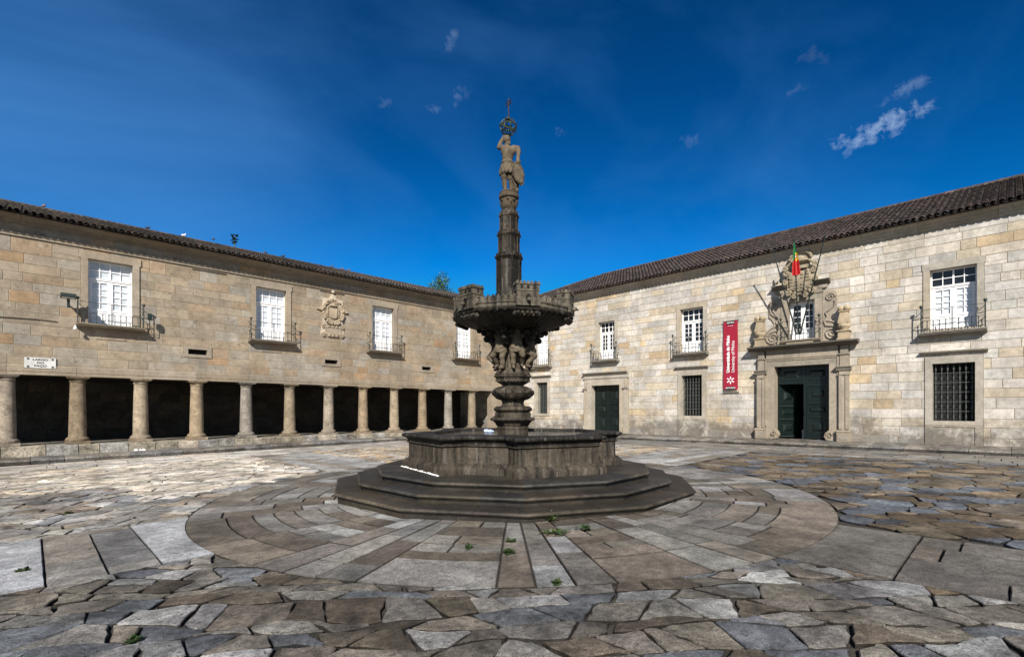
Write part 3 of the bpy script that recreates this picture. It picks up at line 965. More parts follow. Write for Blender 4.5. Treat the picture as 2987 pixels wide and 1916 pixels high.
def balcony(parent, cx, w, z, proj, pal, rnd, nb=10, rail=True):
    """stone slab with a thin iron railing and ball finials on the corner posts"""
    x0, x1 = cx - w / 2, cx + w / 2
    s = MB(); c = jit(rnd.choice(pal), 0.1, rnd); c = tuple(v * 0.62 for v in c)
    s.extrude([(-proj, z), (-proj, z - .05), (-proj + .03, z - .065), (-proj + .03, z - .09), (-proj + .10, z - .13), (-.02, z - .15), (0, z - .15), (0, z)], x0, x1, c)
    b = s.build('balcony', M['trim'], parent)
    r = MB(); py = -proj + .035; xa, xb = x0 + .04, x1 - .04
    zl = z + .37; zt = z + .74; zp = z + .80
    def post(x, y, h, rr=.013):
        r.tube([(x, y, z), (x, y, h)], rr, 6)
        for k in (0.12, 0.5, 0.88): r.ball((x, y, z + (min(h, zl) - z) * k), (.022, .022, .016), 6, 4)
    for x in (xa, xb): post(x, py, zp, .016); r.ball((x, py, z + .58), (.026, .026, .02), 6, 4)
    post((xa + xb) / 2, py, zt, .014)
    for i in range(1, nb + 1):
        x = xa + (xb - xa) * i / (nb + 1)
        if abs(x - (xa + xb) / 2) > .05: post(x, py, zl, .011)
    for zz in (zl, zt): r.box(xa, xb, py - .008, py + .008, zz - .007, zz + .007)
    for x in (xa, xb):
        for zz in (zl, zt): r.box(x - .008, x + .008, py, .0, zz - .007, zz + .007)
        post(x, py + proj * .5, zl, .010)
        r.tube([(x, py, zt - .02), (x + (.0), py + .16, z + .58), (x, -.01, z + .52)], .010, 5)
    rl = r.build('railing', M['iron'], b)
    for x in (xa, xb):
        f = MB(); f.ball((x, py, zp + .048), .052, 10, 8); f.tube([(x, py, zp - .01), (x, py, zp + .01)], .03, 8)
        f.build('finial', M['iron'], b, smooth=60)
    return b


def roof_tiles(mb, x0, x1, ey, ez, pitch, run, rnd, keep=None, wid=0.19, ex=0.33, pal=None):
    cp, sp = math.cos(pitch), math.sin(pitch)
    n = int((x1 - x0) / wid); rows = int(run / cp / ex)
    P = lambda x, s, h: (x, ey + s * cp - h * sp, ez + s * sp + h * cp)
    for i in range(n):
        xc = x0 + (i + .5) * wid
        wob = rnd.uniform(-.012, .012)
        for j in range(rows + 1):
            s = j * ex + rnd.uniform(-.015, .015)
            if keep and not keep(xc, s * cp): continue
            c = jit(rnd.choice(pal), .22, rnd); dx = wob + rnd.uniform(-.008, .008); rot = rnd.uniform(-.02, .02)
            L = .42; r0, r1 = .086, .071
            vs = []
            for (ss, rr, hh) in ((s, r0, .045), (s + L, r1, .012)):
                for k in range(6):
                    a = math.pi * k / 5
                    vs.append(P(xc + dx + rr * math.cos(a) + rot * (ss - s), ss, hh + rr * .95 * math.sin(a)))
            for (ss, rr, hh) in ((s, r0 - .016, .045),):
                for k in range(6):
                    a = math.pi * k / 5; vs.append(P(xc + dx + rr * math.cos(a), ss, hh + rr * .95 * math.sin(a)))
            fs = [(k, k + 1, 7 + k, 6 + k) for k in range(5)] + [(12 + k, 13 + k, k + 1, k) for k in range(5)]
            mb.add(vs, fs, c)
            if j == 0:                     # the channel tile that shows at the eave
                xm = xc + wid / 2; vs = []
                for ss in (-.05, .4):
                    for k in range(5):
                        a = math.pi + math.pi * k / 4; vs.append(P(xm + .085 * math.cos(a), ss, .055 + .07 * math.sin(a)))
                mb.add(vs, [(k, k + 1, 6 + k, 5 + k) for k in range(4)], jit(c, .2, rnd))


TILES_L = [(0.067, 0.056, 0.049), (0.086, 0.068, 0.056), (0.051, 0.046, 0.042), (0.075, 0.066, 0.059), (0.102, 0.076, 0.062), (0.060, 0.056, 0.053)]
TILES_R = [(0.059, 0.046, 0.044), (0.072, 0.055, 0.051), (0.049, 0.040, 0.039), (0.067, 0.054, 0.052), (0.082, 0.061, 0.055), (0.057, 0.048, 0.048)]
STONE_L = [(0.274, 0.226, 0.170), (0.260, 0.221, 0.173), (0.257, 0.210, 0.154)]
STONE_R = [(0.359, 0.323, 0.267), (0.341, 0.311, 0.265), (0.357, 0.309, 0.243)]
PORTAL = [(0.274, 0.236, 0.183), (0.293, 0.253, 0.200), (0.253, 0.225, 0.182), (0.282, 0.236, 0.174)]


def column(parent, x, y, z0, z1, c, rnd):
    mb = MB()
    c2 = tuple(v * 0.85 for v in c)
    mb.box(x - .33, x + .33, y - .33, y + .33, z0, z0 + .10, c2)
    mb.lathe([(.32, z0 + .10), (.335, z0 + .13), (.33, z0 + .17), (.30, z0 + .21), (.262, z0 + .235), (.255, z0 + .26)], 28, x, y, col=c2)
    h0, h1 = z0 + .255, z1 - .20
    prof = [(.247 - .040 * (k / 8) ** 1.5, h0 + (h1 - h0) * k / 8) for k in range(9)]
    wob = rnd.uniform(0, 10)
    mb.lathe(prof, 28, x, y, rfun=lambda r, z, a: r + .005 * noise.noise((math.cos(a) * 2 + wob, math.sin(a) * 2, z * 2.5)), col=c)
    mb.lathe([(.20, z1 - .205), (.235, z1 - .20), (.238, z1 - .18), (.215, z1 - .17), (.212, z1 - .135), (.245, z1 - .10), (.27, z1 - .075)], 28, x, y, col=c)
    mb.box(x - .29, x + .29, y - .29, y + .29, z1 - .075, z1 - .04, c); mb.box(x - .315, x + .315, y - .315, y + .315, z1 - .04, z1, c)
    return mb.build('column', M['column'], parent, smooth=40)


def left_building():
    rnd = random.Random(21)
    B = thing('arcaded_building', 'long beige granite building standing on an open arcade of round columns', 'building', (0, 23, 0))
    X0, X1 = -6.0, 21.7
    ZL = 2.76                                    # underside of the lintel
    wins = [(2.08, 1.26, 4.66, 6.95), (7.60, 1.27, 4.65, 6.93), (13.10, 1.25, 4.64, 6.92), (18.50, 1.22, 4.62, 6.90)]
    vents = [(4.80, .66, 3.80, 4.01), (10.33, .64, 3.79, 3.98), (15.80, .62, 3.79, 3.98)]
    holes = []
    for (cx, w, z0, z1) in wins: holes += [(cx - w / 2 - .2, cx + w / 2 + .2, z0 - .02, z1), (cx - w / 2 - .25, cx + w / 2 + .25, z1, z1 + .26)]
    for (cx, w, z0, z1) in vents: holes.append((cx - w / 2 - .16, cx + w / 2 + .16, z0 - .12, z1 + .12))
    mb = MB()
    ashlar(mb, X0, X1, 3.10, 7.30, holes, PAL_L, (0.30, 0.42), (0.55, 1.25), rnd)
    ashlar(mb, X0, X1, 7.44, 7.72, [], [tuple(v * .92 for v in c) for c in PAL_L], (0.3, 0.3), (0.8, 1.6), rnd)
    wall = mb.build('wall', M['wall_left'], B)
    mb = MB()
    open_ = [(c[0] - c[1] / 2 - .02, c[0] + c[1] / 2 + .02, c[2], c[3]) for c in wins + vents]
    plate(mb, X0, X1, 3.09, 7.9, open_, .011)
    mb.build('mortar_bed', M['mortar'], wall)
    # lintel band over the columns
    mb = MB()
    stones_run(mb, [(-.03, ZL), (-.03, ZL + .085), (-.015, ZL + .09), (-.015, ZL + .105), (-.03, ZL + .11), (-.03, 3.06), (.0, 3.10), (.40, 3.10), (.40, ZL)], X0, X1, STONE_L, rnd, 1.7, 1.9)
    mb.build('lintel', M['trim'], B)
    mb = MB()
    stones_run(mb, [(0.02, 7.30), (-.05, 7.305), (-.055, 7.34), (-.02, 7.355), (-.02, 7.385), (-.05, 7.40), (-.05, 7.435), (0.02, 7.44)], X0, X1, STONE_L, rnd)
    mb.build('string_course', M['trim'], B)
    mb = MB()
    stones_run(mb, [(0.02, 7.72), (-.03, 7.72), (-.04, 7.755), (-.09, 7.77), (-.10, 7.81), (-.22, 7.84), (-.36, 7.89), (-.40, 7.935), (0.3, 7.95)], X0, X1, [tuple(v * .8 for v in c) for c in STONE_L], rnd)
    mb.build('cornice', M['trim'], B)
    for (cx, w, z0, z1) in wins:
        surround(B, cx, w, z0, z1, STONE_L, rnd, proud=.045, sill=False)
        window(B, cx, w, z0, z1)
        balcony(B, cx, 1.92, 4.62, .37, STONE_L, rnd, 10)
    for (cx, w, z0, z1) in vents:
        mb = MB(); c = STONE_L[1]
        for (a, b, p, q) in sub_rect((cx - w / 2 - .16, cx + w / 2 + .16, z0 - .12, z1 + .12), (cx - w / 2, cx + w / 2, z0, z1)):
            mb.box(a, b, -.03 if a < cx - w / 2 or b > cx + w / 2 else -.028, .3, p, q, jit(c, .05, rnd))
        v = mb.build('vent', M['trim'], B)
        mb = MB(); mb.quad((cx - w / 2, .28, z0), (cx + w / 2, .28, z0), (cx + w / 2, .28, z1), (cx - w / 2, .28, z1))
        for k in range(7): mb.box(cx - w / 2 + w * (k + .5) / 7 - .006, cx - w / 2 + w * (k + .5) / 7 + .006, .1, .115, z0, z1)
        mb.build('opening', M['void'], v)
    # thin drip ledges under the balconies
    for (cx, w, z0, z1) in wins[:3]:
        mb = MB(); mb.box(cx - .42, cx + .42, -.022, .01, 4.13, 4.155, STONE_L[0]); mb.box(cx + .40, cx + .43, -.02, .01, 4.157, 4.20, STONE_L[0]); mb.build('drip_ledge', M['trim'], B)
    for cx in (5.25, 10.4):
        mb = MB(); mb.extrude([(.0, 7.215), (-.05, 7.22), (-.06, 7.245), (0, 7.26)], cx - .65, cx + .55, STONE_L[2]); mb.build('drip_ledge', M['trim'], B)
    # columns, floor, inner walls
    cp = [(0.222, 0.170, 0.114), (0.259, 0.219, 0.171), (0.228, 0.184, 0.128), (0.238, 0.214, 0.182), (0.245, 0.189, 0.127), (0.266, 0.214, 0.154)]
    for i, x in enumerate((-2.36, -.58, 1.18, 2.97, 4.79, 6.62, 8.43, 10.25, 12.04, 13.83, 15.61, 17.40, 19.18)):
        column(B, x, .12, .40, ZL, jit(cp[(i * 5 + 2) % 6], .08, rnd), rnd)
    mb = MB()
    mb.box(20.72, 21.69, -.03, .45, .40, ZL, STONE_L[0])
    mb.build('pier', M['trim'], B)
    mb = MB()
    x = X0
    while x < X1 - .1:
        l = rnd.uniform(.5, 1.1); x1 = min(x + l, X1); t = .395 + rnd.uniform(-.012, .004); yo = rnd.uniform(-.02, .02)
        mb.extrude([(-.38 + yo, -.3), (-.38 + yo, t - .03), (-.35 + yo, t), (.6, t), (.6, -.3)], x + .01, x1 - .01, jit(rnd.choice([(0.30, 0.265, 0.21), (0.27, 0.235, 0.18), (0.28, 0.27, 0.25)]), .15, rnd)); x = x1
    mb.build('stylobate', M['paving'], B)
    mb = MB(); mb.box(X0, X1, .6, 4.4, .1, .39, (0.16, 0.145, 0.12)); mb.build('arcade_floor', M['shade_stone'], B)
    mb = MB(); ashlar(mb, X0, X1, .39, ZL + .3, [], [(0.055, 0.046, 0.036), (0.045, 0.039, 0.032), (0.065, 0.052, 0.04), (0.05, 0.047, 0.042)], (.3, .42), (.5, 1.2), rnd, y=4.39, odd=0)  # near-black tints stand in for the arcade's deep shade
    mb.box(X0, X1 + .3, 4.41, 4.6, .3, ZL + .4, (.05, .045, .04)); mb.build('arcade_back_wall', M['shade_stone'], B)
    mb = MB(); mb.box(X0, X1, .401, 4.4, ZL + .02, ZL + .2, (0.025, 0.02, 0.016)); mb.build('arcade_ceiling', M['shade_stone'], B)
    # roof
    pitch = rad(18.5); ey, ez = -.56, 7.955
    mb = MB()
    cpp, sp = math.cos(pitch), math.sin(pitch)
    run = 4.56; zr = ez + run * math.tan(pitch)
    mb.add([(X0, ey, ez), (26, ey, ez), (26, ey + run, zr), (X0, ey + run, zr), (X0, ey + 2 * run, ez), (26, ey + 2 * run, ez)], [(0, 1, 2, 3), (3, 2, 5, 4)], (0.05, 0.042, 0.038))
    mb.add([(X0, ey + .02, ez - .03), (26, ey + .02, ez - .03), (26, .3, 7.95), (X0, .3, 7.95)], [(0, 1, 2, 3)], (0.04, 0.03, 0.025))
    roof_tiles(mb, -2.5, 22.0, ey, ez, pitch, run - .1, rnd, pal=TILES_L)
    x = -2.5
    while x < 23:
        l = .42; pts = []
        for (xx, rr) in ((x, .13), (x + l, .115)):
            for k in range(6):
                a = math.pi * k / 5; pts.append((xx, ey + run + rr * math.cos(a), zr + .02 + rr * math.sin(a)))
        mb.add(pts, [(k, k + 1, 7 + k, 6 + k) for k in range(5)], jit(rnd.choice(TILES_L), .25, rnd)); x += .37
    mb.build('roof', M['tile'], B)
    left_crest(B, rnd)
    return B


def spiral(cx, cz, r0, turns, y, a0=0.0, sgn=1, n=40, shrink=0.12):
    out = []
    for i in range(n + 1):
        t = i / n; r = r0 * (1 - (1 - shrink) * t); a = a0 + sgn * 2 * math.pi * turns * t
        out.append((cx + r * math.cos(a), y, cz + r * math.sin(a)))
    return out


def ell(cx, cz, rx, rz, n=32, a0=0, a1=2 * math.pi, wav=0, k=0): return [(cx + rx * (1 + wav * math.cos(k * (a0 + (a1 - a0) * i / n))) * math.cos(a0 + (a1 - a0) * i / n), cz + rz * (1 + wav * math.cos(k * (a0 + (a1 - a0) * i / n))) * math.sin(a0 + (a1 - a0) * i / n)) for i in range(n)]


def left_crest(B, rnd):
    """carved arms under a prelate's hat, with an inscribed tablet below"""
    c = (0.33, 0.265, 0.19); w = (0.43, 0.37, 0.295)
    cx, cz = 10.40, 6.28
    mb = MB()
    mb.prism([(9.90, 5.66), (10.90, 5.66), (10.90, 6.90), (10.58, 6.94), (10.52, 7.10), (10.28, 7.10), (10.22, 6.94), (9.90, 6.90)], -.03, .05, w)
    ring = [(x, -.05 - .02 * math.cos(8 * i), z) for i, (x, z) in enumerate(ell(cx, cz, .44, .50, 40, wav=.03, k=8))]
    mb.tube(ring + ring[:1], .055, 6, c)
    mb.prism(ell(cx, cz, .42, .48, 32), -.05, .02, c, bev=.06)
    for a in range(0, 360, 45):                                    # strapwork lugs of the frame
        A = rad(a + 22); x, z = cx + .50 * math.cos(A), cz + .57 * math.sin(A)
        M_ = Matrix.Translation((x, -.07, z)) @ Matrix.Rotation(-A + rad(90), 4, 'Y')
        mb.M = M_; mb.box(-.13, .13, -.05, .07, -.045, .05, jit(c, .1, rnd)); mb.ball((.13, -.03, .0), .055, 8, 6, c); mb.ball((-.13, -.03, .0), .055, 8, 6, c); mb.M = None
    for s in (-1, 1):
        mb.prism([(cx + s * .50, cz - .02), (cx + s * .50, cz + .24), (cx + s * .80, cz + .05)][:: s or 1], -.10, .03, c, bev=.2)
    mb.prism([(cx - .15, 6.86), (cx + .15, 6.86), (cx + .08, 7.04), (cx, 7.13), (cx - .08, 7.04)], -.10, .0, w, bev=.2)
    mb.ball((cx, -.06, 7.24), (.09, .06, .07), 8, 6, w)
    # the shield
    sh = [(cx - .19, cz + .18), (cx + .19, cz + .18), (cx + .19, cz - .18)] + [(cx + .19 * math.cos(rad(a)), cz - .18 - .14 * math.sin(rad(a))) for a in range(15, 180, 15)] + [(cx - .19, cz - .18)]
    mb.prism(sh[::-1], -.12, -.03, c, bev=.08)
    # hat, cords and tassels
    mb.ball((cx, -.10, cz + .30), (.20, .08, .06), 12, 6, c); mb.ball((cx, -.10, cz + .36), (.11, .08, .08), 10, 6, c)
    for s in (-1, 1):
        mb.tube([(cx + s * .17, -.09, cz + .28), (cx + s * .27, -.08, cz + .18), (cx + s * .25, -.08, cz + .02), (cx + s * .29, -.08, cz - .14)], .016, 5, c)
        for k in range(4):
            for j in range(1 + k // 2):
                mb.ball((cx + s * (.27 + .05 * (j - .5 * (k // 2))), -.08, cz + .10 - .11 * k), .028, 6, 5, c)
    mb.build('coat_of_arms', M['trim'], B, smooth=50)
    mb = MB()
    tx0, tx1, tz0, tz1 = 10.02, 10.76, 5.20, 5.52
    mb.prism([(9.82, 5.08), (10.92, 5.08), (10.98, 5.30), (10.96, 5.62), (9.84, 5.62), (9.80, 5.30)], -.03, .04, w, bev=.03)
    mb.box(tx0, tx1, -.06, .0, tz0, tz1, (0.36, 0.30, 0.235))
    for p, q in (((tx0, tz0), (tx1, tz0)), ((tx1, tz0), (tx1, tz1)), ((tx1, tz1), (tx0, tz1)), ((tx0, tz1), (tx0, tz0))):
        mb.tube([(p[0], -.05, p[1]), (q[0], -.05, q[1])], .035, 6, c)
    for (x, z, s) in ((9.93, 5.55, 1), (10.85, 5.55, -1), (9.93, 5.16, -1), (10.85, 5.16, 1)):
        mb.tube(spiral(x, z, .10, 1.4, -.06, a0=0 if s > 0 else math.pi, sgn=s, n=20, shrink=.2), .03, 6, c)
    for x in (10.2, 10.39, 10.58):
        mb.ball((x, -.06, 5.58), (.09, .06, .05), 8, 5, c); mb.ball((x, -.06, 5.13), (.09, .06, .05), 8, 5, c)
    for k in range(5):                                             # weathered lines of carved letters, too worn to read
        z = tz1 - .055 - k * .055; x = tx0 + .05
        while x < tx1 - .06:
            l = rnd.uniform(.012, .03); mb.box(x, x + l, -.062, -.0595, z - .014, z + .014, (0.24, 0.19, 0.145)); x += l + rnd.uniform(.008, .022)
    mb.build('inscribed_tablet', M['trim'], B, smooth=50)


def grille_window(parent, cx, w, z0, z1, rnd, dx=0.0, apron=True, back='void', zb=0.35):
    x0, x1 = cx - w / 2, cx + w / 2
    s = surround(parent, cx, w, z0, z1, STONE_R, rnd, jw=.19, lint=.24, ear=0.0, proud=.03, sill=True, sill_h=.13, deep=.34)
    mb = MB()
    if apron:
        mb.box(x0 - .19, x0 - .001, -.028, .1, zb, z0 - .13, STONE_R[1]); mb.box(x1 + .001, x1 + .19, -.028, .1, zb, z0 - .13, STONE_R[0])
        mb.box(x0, x1, -.026, .1, zb, zb + .10, STONE_R[2]); mb.box(x0, x1, -.026, .1, z0 - .20, z0 - .13, STONE_R[2])
        mb.box(x0, x1, -.006, .1, zb + .10, z0 - .20, jit(STONE_R[1], .1, rnd))
        mb.build('apron', M['wall_right'], s)
    mb = MB()
    zc = z1 + .30
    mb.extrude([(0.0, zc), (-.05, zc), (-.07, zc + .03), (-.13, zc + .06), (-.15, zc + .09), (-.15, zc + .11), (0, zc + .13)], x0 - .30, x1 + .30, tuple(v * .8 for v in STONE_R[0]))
    mb.build('hood_mould', M['trim'], s)
    mb = MB(); n = 7; gy = .14
    for i in range(n):
        x = x0 + w * (i + .5) / n
        mb.tube([(x, gy, z0), (x, gy, z1)], .012, 6)
        for k in range(6):
            z = z0 + (z1 - z0) * (k + .5) / 6
            mb.lathe([(.013, z - .07), (.028, z - .05), (.018, z - .02), (.030, z), (.018, z + .02), (.013, z + .05)], 6, x, gy, cap=False)
    for k in range(1, 6):
        z = z0 + (z1 - z0) * k / 6; mb.box(x0, x1, gy - .006, gy + .006, z - .008, z + .008)
    mb.build('window_grille', M['grille'], s)
    mb = MB(); mb.quad((x0, .335, z0), (x1, .335, z0), (x1, .335, z1), (x0, .335, z1)); mb.build('dark_opening', M[back], s)
    return s


def door_panel(mb, x0, x1, z0, z1, y):
    """stepped mouldings rising to a faceted boss"""
    cx, cz = (x0 + x1) / 2, (z0 + z1) / 2; hw, hh = (x1 - x0) / 2, (z1 - z0) / 2
    m = min(hw, hh)
    lev = [(0, 0), (.02, -.022), (.10, -.022), (.13, .004), (.22, .004), (.25, -.012), (.34, -.012), (.38, .008), (.46, .008), (.78, -.05)]
    rings = []
    for t, d in lev:
        a, b = hw - m * t, hh - m * t
        rings.append([(cx - a, y + d, cz - b), (cx + a, y + d, cz - b), (cx + a, y + d, cz + b), (cx - a, y + d, cz + b)])
    vs = [p for r in rings for p in r]; fs = []
    for k in range(len(rings) - 1):
        for i in range(4):
            j = (i + 1) % 4; fs.append((4 * k + i, 4 * k + j, 4 * k + 4 + j, 4 * k + 4 + i))
    q = 4 * (len(rings) - 1); fs.append((q, q + 1, q + 2, q + 3))
    mb.add(vs, fs)


def door_leaf(mb, w, h, y, rows, beads=True):
    """leaf in its own frame: x from 0 to w, z from 0 to h"""
    st = .09
    mb.box(0, st, y, y + .06, 0, h); mb.box(w - st, w, y, y + .06, 0, h)
    z = 0; tot = sum(rows); rail = .09
    free = h - rail * (len(rows) + 1)
    for k, r in enumerate(rows):
        mb.box(st, w - st, y + .001, y + .059, z, z + rail)
        if beads:
            for i in range(14): mb.ball((st + (w - 2 * st) * (i + .5) / 14, y - .004, z + rail * .5), (.014, .014, .012), 5, 4)
        z += rail; hh = free * r / tot
        mb.box(st, w - st, y + .03, y + .055, z, z + hh)
        door_panel(mb, st + .012, w - st - .012, z + .012, z + hh - .012, y + .03); z += hh
    mb.box(st, w - st, y + .001, y + .059, z, h)


def volute_side(mb, s, xo, c):
    """scrolled buttress beside the portal window; s=-1 left, +1 right; xo = inner edge"""
    X = lambda d: xo + s * d
    out = [(X(0), 4.22), (X(.62), 4.22), (X(.60), 4.62), (X(.50), 4.78), (X(.30), 4.90), (X(.26), 5.10), (X(.34), 5.25), (X(.46), 5.38), (X(.46), 5.95), (X(.38), 6.10), (X(.0), 6.10)]
    if s < 0: out = out[::-1]
    mb.prism(out, -.05, .05, c)
    mb.tube(spiral(X(.30), 4.50, .26, 2.2, -.07, a0=rad(90), sgn=-s, n=50), [.045 - .02 * i / 50 for i in range(51)], 6, c)
    mb.tube([(X(.30), -.07, 4.76), (X(.10), -.07, 4.80), (X(.06), -.07, 4.95), (X(.16), -.07, 5.12), (X(.10), -.07, 5.28), (X(.22), -.07, 5.38), (X(.36), -.07, 5.50), (X(.40), -.07, 5.72)], .035, 6, c)
    mb.tube(spiral(X(.25), 5.86, .16, 1.8, -.07, a0=0 if s > 0 else math.pi, sgn=s, n=40), [.035 - .015 * i / 40 for i in range(41)], 6, c)
    mb.tube([(X(.56), -.06, 4.74), (X(.34), -.06, 4.92), (X(.05), -.06, 5.0)], .03, 6, c)


def portal(B, rnd):
    """the main doorway: pilasters, entablature, window with volutes above it and the carved arms"""
    P = PORTAL
    x0, x1 = -6.85, -4.93; zb, zt = .42, 3.33
    c = lambda k=0: jit(P[k % 4], .05, rnd)
    mb = MB()
    jl, jr = -7.18, -4.62
    mb.box(jl, x0, -.10, .45, zb, zt, c(0)); mb.box(x1, jr, -.10, .45, zb, zt, c(1))
    mb.box(jl, jr, -.10, .45, zt, zt + .28, c(2))
    mb.box(jl - .01, jl + .05, -.125, -.09, zb + .5, zt + .30, c(1)); mb.box(jr - .05, jr + .01, -.125, -.09, zb + .5, zt + .30, c(1))
    mb.box(jl + .051, jr - .051, -.125, -.09, zt + .23, zt + .285, c(3))
    for (a, b) in ((-7.49, -7.20), (-4.60, -4.29)):                     # pilasters
        mb.box(a, b, -.17, .05, zb + .42, 3.02, c(1)); mb.box(a - .0, (a + b) / 2 - .05, -.20, -.16, zb + .45, 2.86, c(1)); mb.box((a + b) / 2 + .05, b, -.20, -.16, zb + .45, 2.86, c(0))
        mb.box(a - .06, b + .05, -.25, .05, zb, zb + .33, c(3)); mb.box(a - .03, b + .02, -.265, -.24, zb + .07, zb + .27, c(2)); mb.extrude([(-.26, zb + .33), (-.27, zb + .36), (-.24, zb + .41), (0, zb + .42)], a - .07, b + .06, c(0))
        mb.extrude([(-.17, 2.87), (-.21, 2.88), (-.21, 2.91), (0, 2.92)], a - .03, b + .03, c(0))
        mb.extrude([(-.17, 3.02), (-.22, 3.06), (-.23, 3.10), (-.28, 3.15), (-.31, 3.18), (-.31, 3.21), (0, 3.22)], a - .09, b + .09, c(2))
        mb.box(a + .02, b - .02, -.15, .05, 3.22, 3.62, c(1))
        mb.extrude([(-.15, 3.62), (-.20, 3.65), (-.20, 3.68), (0, 3.69)], a - .02, b + .02, c(1))
        mb.box(a + .03, b - .03, -.14, .05, 3.69, 3.98, c(2))
    for (xe, s) in ((x0, 1), (x1, -1)):                                  # scrolled foot of the jambs
        mb.prism([(xe, zb), (xe + s * .10, zb + .02), (xe + s * .17, zb + .16), (xe + s * .12, zb + .30), (xe, zb + .40)][::-s], -.13, .1, c(3), bev=.04)
        mb.tube(spiral(xe - s * .02, zb + .2, .12, 1.3, -.14, a0=0 if s > 0 else math.pi, sgn=s, n=24), .02, 5, c(0))
    stones_run(mb, [(-.02, 3.61), (-.14, 3.62), (-.15, 3.66), (-.11, 3.67), (-.11, 3.95), (-.16, 3.96), (-.2, 3.985), (0, 3.99)], -7.16, -4.64, P, rnd, 1.0, 1.5)
    po = mb.build('portal', M['trim'], B, smooth=35)
    mb = MB()
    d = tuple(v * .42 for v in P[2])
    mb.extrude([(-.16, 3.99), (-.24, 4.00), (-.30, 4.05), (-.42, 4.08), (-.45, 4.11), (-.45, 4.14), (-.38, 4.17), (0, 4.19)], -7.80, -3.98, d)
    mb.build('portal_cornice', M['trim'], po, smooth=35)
    # doors, set deep in the opening
    mb = MB(); y = .30
    mb.box(x0, x1, y, y + .07, 2.62, 2.70); mb.box(x0, x0 + .07, y, y + .07, 2.70, zt); mb.box(x1 - .07, x1, y, y + .07, 2.70, zt); mb.box(-5.93, -5.85, y + .001, y + .069, 2.70, zt)
    for (a, b) in ((x0 + .07, -5.93), (-5.85, x1 - .07)):
        mb.box(a, b, y + .035, y + .06, 2.70, zt); door_panel(mb, a + .02, b - .02, 2.74, zt - .04, y + .035)
        for i in range(16): mb.ball((a + (b - a) * (i + .5) / 16, y - .01, 2.66), (.014, .014, .012), 5, 4)
    mb.build('door_transom', M['door'], po)
    hL = 2.62 - .46
    mb = MB(); mb.M = Matrix.Translation((-5.90, 0, .46)); door_leaf(mb, .965, hL - .005, y + .004, (.9, .55, .75)); mb.box(.03, .10, y - .03, y + .0, .95, 1.2)
    mb.build('door_leaf', M['door'], po)
    mb = MB(); mb.M = Matrix.Translation((x0 + .012, y, .46)) @ Matrix.Rotation(rad(52), 4, 'Z'); door_leaf(mb, .93, hL - .005, 0.0, (.75, .55, .9))
    mb.build('door_leaf', M['door'], po)
    mb = MB()                                                        # the dark passage behind
    mb.add([(x0 - .1, .46, .40), (x1 + .1, .46, .40), (x1 + .1, 3.2, .40), (x0 - .1, 3.2, .40), (x0 - .1, .46, 3.4), (x1 + .1, .46, 3.4), (x1 + .1, 3.2, 3.4), (x0 - .1, 3.2, 3.4)],
           [(0, 1, 2, 3), (4, 7, 6, 5), (1, 5, 6, 2), (2, 6, 7, 3), (3, 7, 4, 0)], (.03, .027, .024)); mb.build('passage', M['shade_stone'], po)
    mb = MB(); mb.lathe([(.06, .40), (.05, .55), (.06, .75), (.03, .78)], 10, -6.02, .75, col=(.5, .5, .48)); mb.build('door_stop', M['trim'], po)
    # window above
    wx0, wx1, wz0, wz1 = -6.35, -5.42, 4.31, 5.87
    mb = MB()
    mb.box(wx0 - .26, wx0, -.07, .3, 4.19, wz1, c(0)); mb.box(wx1, wx1 + .26, -.07, .3, 4.19, wz1, c(1)); mb.box(wx0 - .26, wx1 + .26, -.07, .3, wz1, wz1 + .22, c(2))
    mb.box(wx0 - .30, wx1 + .30, -.10, .0, wz1 + .22, wz1 + .26, c(1)); mb.box(wx0 - .24, wx1 + .24, -.07, .02, wz1 + .261, 6.42, c(0))
    mb.box(wx0 - .001, wx1 + .001, -.3, .3, 4.15, wz0, tuple(v * .8 for v in c(3)))
    for (a, b) in ((-6.92, -6.42), (-5.38, -4.90)):
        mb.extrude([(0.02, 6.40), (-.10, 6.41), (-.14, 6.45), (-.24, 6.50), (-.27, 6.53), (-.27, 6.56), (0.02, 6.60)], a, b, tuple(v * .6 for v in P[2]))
        mb.box(a + .1, b - .1, -.09, .02, 6.25, 6.40, c(1))
    wf = mb.build('portal_window_surround', M['trim'], po, smooth=35)
    window(B, (wx0 + wx1) / 2, wx1 - wx0, wz0, wz1, leaves='dark', has_transom=False)
    for s, xo in ((-1, wx0 - .27), (1, wx1 + .27)):
        mb = MB(); volute_side(mb, s, xo, P[1]); mb.build('volute', M['trim'], po, smooth=50)
    for cx in (-7.36, -4.43):
        mb = MB(); cc = (.36, .29, .20)
        mb.box(cx - .20, cx + .20, -.36, .0, 4.18, 4.24, cc); mb.box(cx - .17, cx + .17, -.33, .0, 4.24, 4.48, cc); mb.box(cx - .21, cx + .21, -.37, .0, 4.48, 4.52, cc)
        mb.lathe([(.12, 4.52), (.13, 4.58), (.18, 4.63), (.205, 4.69), (.20, 4.75), (.15, 4.79)], 28, cx, -.19, rfun=lambda r, z, a: r * (1 + .04 * math.cos(14 * a)), col=cc)
        mb.lathe([(.235, 4.78), (.245, 4.82), (.165, 5.16), (.165, 5.19), (.21, 5.21), (.21, 5.245)], 4, cx, -.19, phase=rad(45), col=cc)
        mb.M = Matrix.Translation((cx, -.19, 0)) @ Matrix.Rotation(rad(45), 4, 'Z'); mb.M = None
        mb.ball((cx - .095, -.24, 5.34), .115, 12, 9, cc); mb.ball((cx + .095, -.24, 5.34), .115, 12, 9, cc); mb.ball((cx - .095, -.12, 5.34), .11, 12, 9, cc); mb.ball((cx + .095, -.12, 5.34), .11, 12, 9, cc)
        mb.build('pinnacle', M['trim'], po, smooth=45)
